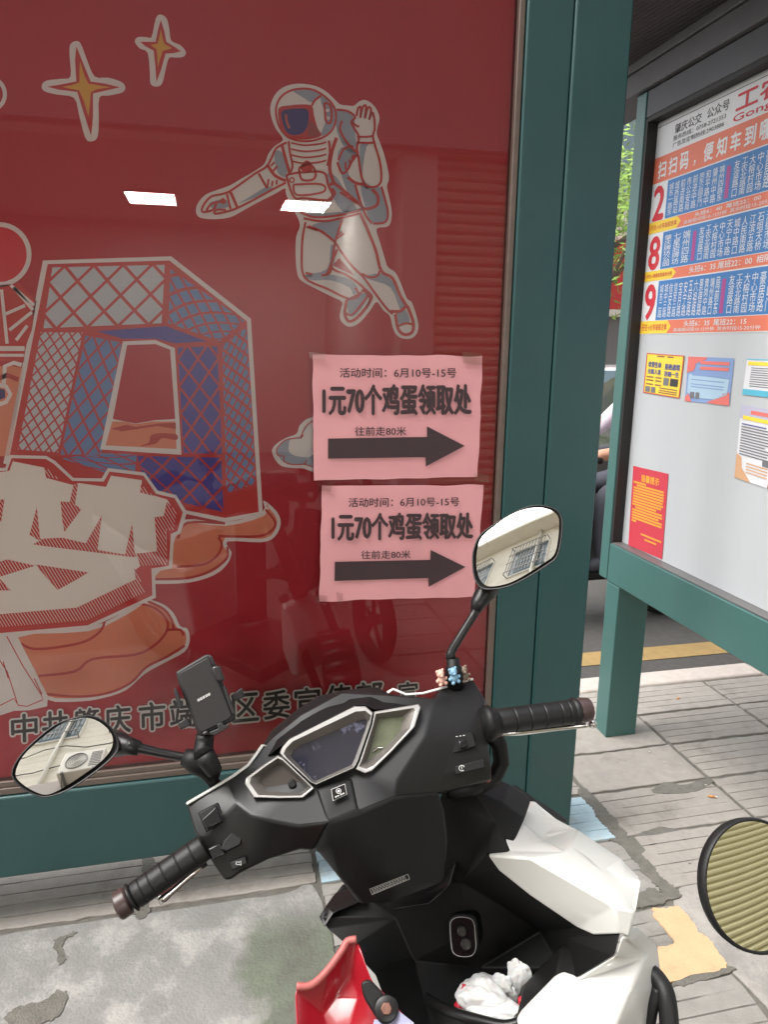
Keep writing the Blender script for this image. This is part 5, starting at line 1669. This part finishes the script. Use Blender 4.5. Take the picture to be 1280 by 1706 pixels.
crumple('bag_body', Bp(826, 1684, .03), .046, .03, .022, 6.3, M_bag, .42)
crumple('bag_top', Bp(842, 1648, .0), .024, .012, .026, 4.1, M_bag, .5)
crumple('bag_top', Bp(866, 1630, -.005), .016, .009, .030, 8.7, M_bag, .5)
crumple('red_print', Bp(774, 1656, .024), .008, .012, .016, 2.2, M_bagr, .4)
crumple('red_print', Bp(874, 1670, .025), .011, .010, .011, 5.2, M_bagr, .4)
crumple('red_print', Bp(770, 1674, .03), .012, .010, .007, 3.2, M_bagr, .4)

# ================================================================== red moulded shell standing in the footwell
rd = .84
M_redp = mat('red_plastic', rgb(146, 22, 34), .24, coat=.4, var=.05, vscale=9, dirt_or_glare=rgb(200, 110, 100), dscale=40, dlo=.72, dhi=.80)
M_worn = mat('worn_red_edge', rgb(168, 92, 88), .5, var=.15, vscale=50)
rs0 = onZ(575, 1640, .34)
red = empty('moulded_shell', Vector((P(575, 1660, rd).x, P(575, 1660, rd).y, .34)), 'glossy red moulded plastic shell with dark bolted bracket in the scooter footwell', 'plastic shell')
V = [(495, 1643, .0), (519, 1642, -.004), (546, 1617, -.01), (570, 1584, -.014), (578, 1570, -.016), (594, 1567, -.014), (602, 1578, -.008), (607, 1598, .0), (621, 1634, .008), (651, 1664, .014), (692, 1710, .02),
     (491, 1652, .004), (498, 1760, .01), (535, 1690, -.022), (560, 1660, -.034), (585, 1625, -.03), (600, 1660, -.02), (560, 1760, -.02), (640, 1760, .0), (700, 1780, .015)]
F = [[0, 1, 2, 13, 11], [2, 3, 14, 13], [3, 4, 5, 15, 14], [5, 6, 7, 15], [7, 8, 16, 15], [14, 15, 16], [13, 14, 16, 17], [11, 13, 17, 12], [16, 8, 9, 18, 17], [9, 10, 19, 18]]
rp0 = P(575, 1640, rd)
rn = (-FW * .9 + Vector((0, 0, .55))).normalized()
def Rm(x, y, o=0.0): return on_plane(x, y, rp0 + rn * o, rn)
o = facets('shell', V, [f[::-1] for f in F], Rm, Vector((0, 0, -.012)) + FW * .006, M_redp, red, bevel=.011, seg=4, angle=5)
mb = MB(); mb.tube([Rm(*q) for q in catmull([(494, 1643, .003), (519, 1641, .0), (546, 1616, -.006), (570, 1583, -.010), (579, 1568, -.012), (594, 1565, -.012)], False, 4)], .0042, 8)
mb.build('rim', M_worn, red, smooth=True)
# lower wall of the shell down to the footboard
lw = []
lo = [(491, 1652), (498, 1760), (560, 1775), (640, 1775), (700, 1785)]
vs = [Rm(x, y, -.01) for x, y in lo]
vs2 = [Vector((v.x, v.y, .345)) for v in vs]
mesh_obj('shell_base', vs + vs2, [(i, i + 1, 6 + i, 5 + i) for i in range(4)], M_redp, red, smooth=True)
br = c5(catmull([(372, 735), (385, 712), (415, 708), (450, 738), (500, 790), (545, 830), (556, 880), (535, 925), (480, 935), (450, 905), (415, 850), (385, 800)], True, 3))
n = len(br)
vs = [Rm(x, y, .004) for x, y in br] + [Rm(x, y, .014) for x, y in inset(br, 1.0)]
brk = mesh_obj('bracket', vs, [tuple(range(n - 1, -1, -1)), tuple(range(n, 2 * n))] + [(i, (i + 1) % n, n + (i + 1) % n, n + i) for i in range(n)], M_rub, red, bevel=.002)
bx = c5([(500, 855)])[0]
mb = MB(); mb.tube([Rm(*bx, .014), Rm(*bx, .019), Rm(*bx, .020)], [.0135, .0135, .0115], 24); mb.build('washer', M_blk, brk, smooth=True)
mb = MB(); mb.tube([Rm(*bx, .020), Rm(*bx, .024)], [.0072, .0060], 6); mb.build('bolt', mat('rusty_bolt', rgb(132, 96, 84), .45, metal=.6, var=.3, vscale=200), brk, bevel=.0006)
M_lav = mat('film_lavender', rgb(150, 150, 176), .3)
mesh_obj('peeling_film', [Rm(*q) for q in ((663, 1683, .016), (690, 1704, .022), (676, 1745, .022), (612, 1745, .006), (624, 1698, .006), (648, 1702, .012))], [(0, 1, 2, 3, 4, 5)], M_lav, red)
# ================================================================== neighbouring bike with the round mirror
def W(lat, fwd, z=0.0):
    return Vector((lat * math.cos(YAW) + fwd * math.sin(YAW), -lat * math.sin(YAW) + fwd * math.cos(YAW), z))
nbk = empty('electric_bike', W(.62, .45), 'parked electric bike of which only the round black mirror is seen', 'electric bike')
mc = P(1262, 1474, .66)
v_ = (mc - CO).normalized()
mn = ((Vector((3.0, -2.6, 1.5)) - mc).normalized() - v_).normalized()
ma = mn.cross(Vector((0, 0, 1))).normalized(); mb_ = ma.cross(mn)
def disc(rs, name, mt, parent):
    vs = []; fs = []
    n = 56
    for r_, o_ in rs:
        for i in range(n):
            t = 2 * math.pi * i / n
            vs.append(mc + (ma * math.cos(t) + mb_ * math.sin(t)) * r_ + mn * o_)
    for k in range(len(rs) - 1):
        for i in range(n):
            j = (i + 1) % n
            fs.append((k * n + i, k * n + j, (k + 1) * n + j, (k + 1) * n + i))
    fs.append(tuple((len(rs) - 1) * n + i for i in range(n)))
    return mesh_obj(name, vs, fs, mt, parent, smooth=True)
RM = .056
hs_ = disc([(RM * .955, .001), (RM * .97, .003), (RM * 1.0, .002), (RM * 1.01, -.003), (RM * .99, -.009), (RM * .85, -.017), (RM * .5, -.022)], 'mirror', M_rub, nbk)
disc([(RM * .975 * math.cos(q * .15), .0006 + .0022 * (1 - math.cos(q * .15) ** 2)) for q in range(11)], 'mirror_glass', mat('mirror_tinted', rgb(240, 236, 216), .02, metal=1.0), hs_)
hb = W(.60, .47, .95)
mb = MB(); mb.tube([mc - mn * .022, mc - mn * .05 + Vector((.03, 0, -.02)), W(.47, .50, .98), W(.47, .47, .94)], [.008, .006, .006, .007], 10); mb.build('mirror_stem', M_blk, hs_, smooth=True)
mb = MB(); mb.tube([W(.30, .38, .92), W(.42, .42, .93), W(.62, .46, .93), W(.82, .42, .93), W(.94, .38, .92)], .013, 12); mb.build('handlebar', M_blk2, nbk, smooth=True)
mb = MB(); mb.tube([W(.62, .46, .93), W(.62, .50, .62)], .022, 12)
for s_ in (-.06, .06): mb.tube([W(.62 + s_, .50, .60), W(.62 + s_, .55, .22)], .014, 10)
mb.tube([W(.62, .48, .70), W(.62, .2, .32), W(.62, -.35, .30), W(.62, -.5, .70)], .025, 10)
mb.build('frame', M_blk2, nbk, smooth=True)
wx = W(1, 0) - W(0, 0)
for f_ in (.55, -.52):
    mb = MB(); c = W(.62, f_, .215); mb.torus(c, wx, .18, .035, 40, 10); mb.tube([c - wx * .05, c + wx * .05], .025, 12)
    for i in range(5):
        t = 2 * math.pi * i / 5
        mb.tube([c, c + (Vector((0, 0, 1)) * math.cos(t) + (W(0, 1) - W(0, 0)) * math.sin(t)) * .16], .011, 6)
    mb.build('wheel', M_tyre, nbk, smooth=True)
mb = MB(); mb.tube([W(.62, -.2, .74), W(.62, -.35, .76), W(.62, -.6, .77), W(.62, -.75, .76)], [.06, .11, .12, .07], 14, flat=.45); mb.build('saddle', M_blk, nbk, smooth=True)

# ================================================================== SHOP BUILDING behind the photographer
M_wall = mat('shop_wall', rgb(232, 226, 212), .85, var=.08, vscale=2.5, dirt_or_glare=rgb(190, 182, 166), dscale=1.2, dlo=.55, dhi=.8)
M_tile = mat('wall_tile', rgb(222, 214, 198), .6, var=.05, vscale=6)
M_int = mat('shop_interior', rgb(196, 188, 180), .8, var=.05, vscale=2)
M_led = mat('led_panel', (1, 1, 1, 1), .5, emit=40.0)
M_shut = mat('shutter_khaki', rgb(206, 200, 168), .55, var=.05, vscale=6)
M_ac = mat('ac_white', rgb(220, 216, 206), .5, var=.05, vscale=9)
M_steel = mat('window_steel', rgb(120, 118, 116), .4, metal=.5)
M_win = mat('window_glass', rgb(86, 104, 112), .06, spec=.8)
YB = -2.6
shop = empty('shop_building', (1, YB, 0), 'beige shop building with shutter, window grilles and air conditioners across the pavement', 'building')
OX0, OX1, OZ = -2.6, 1.6, 3.1
wl = MB()
wl.box((-12, YB - .25, 0), (OX0, YB, OZ)).box((4.6, YB - .25, 0), (12, YB, OZ)).box((OX1, YB - .25, 0), (OX1 + .3, YB, OZ))
wl.box((-12, YB - .25, OZ), (12, YB, 8.2))
wl.build('wall', M_wall, shop)
MB().box((-12, YB - .3, 8.2), (12, YB + .55, 8.38)).build('eave', M_wall, shop)
it = MB()
it.box((OX0 - .02, -7.0, OZ), (OX1 + .02, YB - .25, OZ + .1)).box((OX0 - .1, -7.0, 0), (OX0, YB - .25, OZ)).box((OX1, -7.0, 0), (OX1 + .1, YB - .25, OZ)).box((OX0, -7.1, 0), (OX1, -7.0, OZ))
it.build('interior', M_int, shop)
sh = empty('roller_shutter', (3.2, YB, 0)); sh.parent = shop; sh.matrix_parent_inverse = shop.matrix_world.inverted()
mb = MB()
z = .02
prof = []
while z < OZ:
    prof += [(YB - .06, z), (YB - .022, z + .022), (YB - .018, z + .05), (YB - .045, z + .075)]
    z += .085
vs = []; fs = []
for (y, z) in prof: vs += [(OX1 + .3, y, z), (4.6, y, z)]
for i in range(len(prof) - 1): fs.append((2 * i, 2 * i + 1, 2 * i + 3, 2 * i + 2))
mb.add(vs, fs); mb.build('shutter_slats', M_shut, sh, smooth=False, recalc=False)
# LED panels of the shop ceiling, seen again in the poster glass
for q in ([(207, 320), (290, 323), (296, 343), (214, 339)], [(475, 334), (552, 337), (541, 355), (466, 351)]):
    pp = [onZ(x, y, OZ - .03) for x, y in q]
    cx = sum(p.x for p in pp) / 4; cy = 2 * YG - sum(p.y for p in pp) / 4
    lpn = empty('ceiling_light', (cx, cy, OZ - .02)); lpn.parent = shop; lpn.matrix_parent_inverse = shop.matrix_world.inverted()
    lw_ = abs(pp[0].x - pp[1].x) / 2; ld = abs(pp[0].y - pp[3].y) / 2
    ld = max(ld, .12)
    mesh_obj('light_panel', [(cx - lw_, cy - ld, OZ - .03), (cx - lw_, cy + ld, OZ - .03), (cx + lw_, cy + ld, OZ - .03), (cx + lw_, cy - ld, OZ - .03)], [(0, 1, 2, 3)], M_led, lpn, recalc=False)
    MB().box((cx - lw_ - .02, cy - ld - .02, OZ - .028), (cx + lw_ + .02, cy + ld + .02, OZ - .002)).build('light_frame', M_ac, lpn)
MB().box((-12, YB + .002, OZ + .02), (12, YB + .12, 4.75)).build('reflection_filler', mat('reflection_filler', rgb(176, 168, 164), .7, var=.05, vscale=2), shop)  # blank unseen band, added to even out the reflection in the poster glass
# upper floor: windows with grilles, air conditioners, pipes, cables
def window(x, z, w_, h_):
    r_ = empty('window', (x, YB, z)); r_.parent = shop; r_.matrix_parent_inverse = shop.matrix_world.inverted()
    MB().box((x, YB - .02, z), (x + w_, YB + .004, z + h_)).build('pane', M_win, r_)
    mb = MB()
    for a in range(int(w_ / .11) + 1): mb.box((x + a * .11, YB + .18, z - .08), (x + a * .11 + .016, YB + .196, z + h_ + .08))
    for a in range(4): mb.box((x - .04, YB + .20, z + a * h_ / 3), (x + w_ + .04, YB + .215, z + a * h_ / 3 + .02))
    for a in (x - .04, x + w_ + .02):
        for b in (z - .06, z + h_ + .04): mb.box((a, YB, b), (a + .02, YB + .2, b + .02))
    mb.build('grille', M_steel, r_)
    f = MB(); t = .05
    f.box((x - t, YB, z - t), (x + w_ + t, YB + .03, z)).box((x - t, YB, z + h_), (x + w_ + t, YB + .03, z + h_ + t)).box((x - t, YB, z), (x, YB + .03, z + h_)).box((x + w_, YB, z), (x + w_ + t, YB + .03, z + h_))
    f.build('frame', M_ac, r_)
for x, z in ((-3.6, 6.3), (-1.6, 6.3), (.6, 6.4), (2.7, 6.3), (5.0, 6.3), (-5.8, 6.3), (7.4, 6.3)):
    window(x, z, 1.25, 1.2)
def aircon(x, z):
    r_ = empty('air_conditioner', (x, YB, z)); r_.parent = shop; r_.matrix_parent_inverse = shop.matrix_world.inverted()
    MB().box((x, YB + .12, z), (x + .8, YB + .42, z + .55)).build('case', M_ac, r_, bevel=.02)
    mb = MB(); mb.torus((x + .3, YB + .425, z + .275), (0, 1, 0), .2, .012, 30, 8)
    for i in range(5): mb.torus((x + .3, YB + .425, z + .275), (0, 1, 0), .035 * (i + 1), .004, 24, 6)
    for i in range(9): mb.box((x + .56, YB + .42, z + .08 + i * .045), (x + .76, YB + .427, z + .10 + i * .045))
    mb.build('fan_grille', M_steel, r_)
    mb = MB()
    for a in (x + .1, x + .66):
        mb.box((a, YB, z - .04), (a + .04, YB + .46, z)).tube([(a + .02, YB + .42, z - .02), (a + .02, YB + .01, z - .38)], .014, 6)
    mb.build('bracket', M_steel, r_)
for x, z in ((-2.2, 4.6), (-.3, 4.9), (1.7, 4.7), (4.2, 5.2), (3.0, 4.2)):
    aircon(x, z)
mb = MB()
for x in (-2.7, .35, 3.9):
    mb.tube([(x, YB + .07, OZ), (x, YB + .07, 8.2)], .05, 10)
mb.build('drain_pipe', M_ac, shop, smooth=True)
mb = MB()
for k, (z0, sag) in enumerate(((5.3, .12), (5.9, .25))):
    pts_ = [(-8 + i * .5, YB + .06 + .02 * k, z0 - sag * math.sin(i * .8 + k) ** 2 + .03 * k) for i in range(34)]
    mb.tube(pts_, .012, 6)
mb.build('cable', M_rub, shop, smooth=True)
mb = MB()
for i in range(26):
    mb.box((-12, YB - .001, 3.2 + i * .2), (12, YB + .003, 3.212 + i * .2))
mb.build('wall_joint', M_wall, shop)

# ================================================================== ACROSS THE ROAD (seen through the gap and below the board)
M_fwhite = mat('far_wall', rgb(206, 200, 190), .85, var=.06, vscale=1)
M_fred = mat('far_red', rgb(176, 48, 46), .6, var=.1, vscale=2)
M_fgrey = mat('far_grey', rgb(104, 102, 102), .6)
far = empty('shop_house', (8, 14.3, 0), 'white street house with red shopfront on the far side of the road', 'building')
MB().box((-2, 14.4, 0), (18, 15.2, 8)).build('wall', M_fwhite, far)
MB().box((-2, 14.2, 2.35), (18, 14.39, 3.7)).build('shop_sign', M_fred, far)
MB().box((-2, 14.15, 2.2), (18, 14.38, 2.34)).build('awning', M_fwhite, far)
for i in range(7):
    MB().box((-1.6 + i * 2.8, 14.3, 0.02), (.6 + i * 2.8, 14.39, 2.19)).build('shop_window', M_fgrey, far)
for i in range(7):
    MB().box((-1.2 + i * 2.8, 14.33, 4.6), (.2 + i * 2.8, 14.39, 6.2)).build('window', M_win, far)
# street tree
M_bark = mat('bark', rgb(96, 84, 70), .9, var=.2, vscale=12, bump=.6, bscale=40)
M_leaf = mat('leaf', rgb(120, 150, 60), .6, var=.3, vscale=3)
M_leaf.node_tree.nodes['Principled BSDF'].inputs['Subsurface Weight'].default_value = .2
def tree(x, y, label, seed):
    rnd = random.Random(seed)
    t = empty('street_tree', (x, y, 0), label, 'tree', 'street trees across the road')
    mb = MB()
    mb.tube([(x, y, 0), (x + .05, y, 1.2), (x - .05, y + .05, 2.6), (x + .1, y, 4.2)], [.16, .13, .11, .05], 10)
    ends = []
    for i in range(7):
        a = rnd.uniform(0, 6.28); z0 = rnd.uniform(2.2, 3.6); l = rnd.uniform(1.0, 1.9)
        e = Vector((x + math.cos(a) * l, y + math.sin(a) * l, z0 + rnd.uniform(.6, 1.6)))
        mb.tube([(x, y, z0), (x + math.cos(a) * l * .5, y + math.sin(a) * l * .5, z0 + .5), e], [.06, .04, .015], 7)
        ends.append(e)
    mb.build('trunk', M_bark, t, smooth=True)
    vs = []; fs = []
    for i in range(5200):
        e = rnd.choice(ends + [Vector((x, y, 4.4))])
        p = e + Vector((rnd.gauss(0, .55), rnd.gauss(0, .55), rnd.gauss(0, .45)))
        s_ = rnd.uniform(.05, .11)
        a = Vector((rnd.gauss(0, 1), rnd.gauss(0, 1), rnd.gauss(0, 1))).normalized(); b_ = a.orthogonal().normalized()
        k = len(vs)
        vs += [p, p + a * s_ + b_ * s_ * .35, p + a * s_ * 2, p + a * s_ - b_ * s_ * .35]
        fs.append((k, k + 1, k + 2, k + 3))
    mesh_obj('crown', vs, fs, M_leaf, t, recalc=False)
tree(6.1, 9.9 + 1.6, 'leafy street tree by the parked silver car across the road', 1)
tree(1.0, 11.6, 'leafy street tree hidden mostly behind the lightbox across the road', 2)
# parked car
M_car = mat('car_silver', rgb(206, 208, 212), .25, metal=.3, coat=.6)
def car(x, y, label, mt):
    r_ = empty('car', (x, y, -.13), label, 'car')
    prof = [(-2.1, .35), (-2.15, .75), (-1.9, .92), (-1.35, .98), (-.75, 1.42), (.7, 1.45), (1.35, 1.0), (2.0, .85), (2.15, .6), (2.1, .32)]
    vs = []
    for s_ in (-1, 1):
        for px_, pz in prof:
            hw = .82 if pz < 1.1 else .62
            vs.append((x + px_, y + s_ * hw, pz - .13))
    n = len(prof)
    mesh_obj('body', vs, [tuple(range(n)), tuple(range(2 * n - 1, n - 1, -1))] + [(i, n + i, n + (i + 1) % n, (i + 1) % n) for i in range(n)], mt, r_, bevel=.06, seg=3)
    for a, b in ((-.62, -.02), (.06, .68)):
        mesh_obj('side_window', [(x + a - (.35 if a < -.5 else 0), y - .80, .90), (x + b + (.38 if b > .5 else 0), y - .80, .90), (x + b, y - .655, 1.26), (x + a, y - .655, 1.26)], [(0, 1, 2, 3)], M_win, r_)
    for a in (-1.3, 1.3):
        for s_ in (-1, 1):
            mb = MB(); mb.torus((x + a, y + s_ * .76, .18), (0, 1, 0), .22, .09, 30, 10); mb.tube([(x + a, y + s_ * .70, .18), (x + a, y + s_ * .83, .18)], .17, 16)
            mb.build('wheel', M_tyre, r_, smooth=True)
    for a in (-2.12, 2.1):
        for s_ in (-.6, .6):
            MB().box((x + a - .03, y + s_ - .15, .5), (x + a + .05, y + s_ + .15, .62)).build('headlight' if a > 0 else 'tail_light', M_win, r_)
M_carb = mat('car_black', rgb(30, 30, 34), .25, coat=.6)
car(4.45, 5.75, 'black car on the road just behind the timetable board', M_carb)
car(5.6, 9.6, 'silver car parked along the far kerb of the road', M_car)

# passing scooter with rider
YS = 3.95
DX = -.21
M_sw = mat('scooter_white', rgb(206, 204, 200), .3, coat=.4)
s2 = empty('passing_scooter', (2.45 + DX, YS, -.13), 'white and black scooter on the road behind the timetable board', 'scooter')
for x in (1.85 + DX, 2.98 + DX):
    mb = MB(); mb.torus((x, YS, .11), (0, 1, 0), .185, .055, 36, 10); mb.tube([(x, YS - .05, .11), (x, YS + .05, .11)], .13, 16); mb.build('wheel', M_tyre, s2, smooth=True)
def sprism(name, prof, hw, mt, bv=.02):
    n = len(prof)
    vs = [(x + DX, YS + s_ * hw, z - .13) for s_ in (-1, 1) for x, z in prof]
    mesh_obj(name, vs, [tuple(range(n)), tuple(range(2 * n - 1, n - 1, -1))] + [(i, n + i, n + (i + 1) % n, (i + 1) % n) for i in range(n)], mt, s2, bevel=bv, seg=2)
sprism('front_apron', [(2.0, .45), (2.08, .5), (2.22, .72), (2.2, .95), (2.08, 1.0), (1.98, .75)], .19, M_sw)
sprism('leg_shield', [(2.23, .35), (2.29, .36), (2.27, .96), (2.22, .96)], .18, M_blk2)
sprism('footboard', [(2.29, .3), (2.29, .36), (2.62, .36), (2.62, .3)], .15, M_blk2)
sprism('rear_body', [(2.6, .3), (2.6, .68), (3.2, .74), (3.3, .6), (2.95, .42)], .15, M_sw)
sprism('seat', [(2.58, .69), (2.62, .78), (3.2, .82), (3.22, .755)], .14, M_blk)
mb = MB(); mb.tube([(1.85 + DX, YS, .11), (2.02 + DX, YS, .5), (2.16 + DX, YS, .95)], .03, 10); mb.build('fork', M_blk2, s2, smooth=True)
mb = MB(); mb.tube([(2.28 + DX, YS - .34, .93), (2.2 + DX, YS - .12, .95), (2.2 + DX, YS + .12, .95), (2.28 + DX, YS + .34, .93)], .017, 10); mb.build('handlebar', M_blk2, s2, smooth=True)
# rider: one continuous skinned body
M_skin = mat('skin', rgb(198, 146, 122), .55)
M_shirt = mat('shirt_lavender', rgb(196, 184, 196), .8)
M_trou = mat('trousers_dark', rgb(58, 60, 70), .8)
M_hair = mat('hair_black', rgb(34, 30, 30), .6)
def skin_body(name, J, edges, parent, mt_fn, mats):
    me = bpy.data.meshes.new(name)
    me.from_pydata([j[0] for j in J], edges, [])
    o = bpy.data.objects.new(name, me)
    link(o, parent)
    md = o.modifiers.new('skin', 'SKIN')
    me.skin_vertices[0].data[0].use_root = True
    for i, j in enumerate(J):
        r_ = j[1]
        me.skin_vertices[0].data[i].radius = r_ if isinstance(r_, tuple) else (r_, r_)
    sb = o.modifiers.new('sub', 'SUBSURF'); sb.levels = 2; sb.render_levels = 2
    bpy.context.view_layer.update()
    m2 = bpy.data.meshes.new_from_object(o.evaluated_get(bpy.context.evaluated_depsgraph_get()))
    o.modifiers.clear()
    o.data = m2
    m2.materials.clear()
    for k in mats: m2.materials.append(k)
    for p in m2.polygons:
        p.use_smooth = True
        p.material_index = mt_fn(p.center)
    return o
ps = empty('person', (2.75 + DX, YS, -.13), 'rider in a pale lavender shirt sitting on the passing scooter', 'person')
J = [((2.80, YS, .76), .125), ((2.78, YS, .98), (.13, .15)), ((2.74, YS, 1.18), (.13, .17)), ((2.72, YS, 1.28), .07), ((2.70, YS, 1.36), .055), ((2.68, YS, 1.48), (.085, .10)), ((2.67, YS, 1.58), .07)]
E_ = [(0, 1), (1, 2), (2, 3), (3, 4), (4, 5), (5, 6)]
for s_ in (-1, 1):
    k = len(J)
    J += [((2.72, YS + s_ * .19, 1.21), .062), ((2.56, YS + s_ * .27, 1.02), .047), ((2.36, YS + s_ * .29, .96), .036), ((2.29, YS + s_ * .29, .955), .034), ((2.25, YS + s_ * .29, .935), .028)]
    E_ += [(2, k), (k, k + 1), (k + 1, k + 2), (k + 2, k + 3), (k + 3, k + 4)]
    k = len(J)
    J += [((2.72, YS + s_ * .11, .74), .095), ((2.43, YS + s_ * .14, .70), .068), ((2.45, YS + s_ * .13, .42), .052), ((2.46, YS + s_ * .13, .28), .042), ((2.36, YS + s_ * .13, .25), .036)]
    E_ += [(0, k), (k, k + 1), (k + 1, k + 2), (k + 2, k + 3), (k + 3, k + 4)]
J = [((j[0][0] + DX, j[0][1], j[0][2]), j[1]) for j in J]
def pm(c):
    c = c - Vector((DX, 0, 0))
    if c.z > 1.54 or (c.z > 1.44 and c.x > 2.72): return 3
    if c.z > 1.30: return 0
    if c.z < .80 and c.x > 2.3: return 2
    if abs(c.y - YS) > .22 and c.x < 2.58: return 0
    return 1
skin_body('body', J, E_, ps, pm, [M_skin, M_shirt, M_trou, M_hair])

# ================================================================== litter
M_filt = mat('filter_tan', rgb(214, 150, 92), .8, var=.1, vscale=200); M_pap = mat('cig_white', rgb(214, 208, 200), .8)
def butt(px, py, ang, l, label):
    p = onZ(px, py, .004)
    d = Vector((math.cos(ang), math.sin(ang), 0))
    o = MB(); o.tube([p - d * l / 2, p + d * l * .3], .0038, 10, 0); o.tube([p + d * l * .3, p + d * l / 2], [.0038, .0034], 10, 1)
    b_ = o.build('cigarette_butt', [M_filt, M_pap], None, smooth=True)
    tag(b_, label, 'cigarette butt')
butt(1188, 1327, -.5, .03, 'tan cigarette butt on the slab before the green leg of the board')
butt(1131, 1163, .6, .024, 'pale cigarette butt on the grooved slab by the kerb')
M_peb = mat('pebble', rgb(190, 184, 174), .8)
for i, (px, py) in enumerate(((1177, 1308), (1108, 1270), (1083, 1253), (1150, 1438))):
    p = onZ(px, py, .003); o = MB(); o.sphere(p, (.005, .004, .003), 8, 6); b_ = o.build('pebble', M_peb if i != 3 else M_grit, None, smooth=True)
    tag(b_, 'tiny pebble lying loose on the paving slabs', 'pebble', 'loose pebbles on the paving')
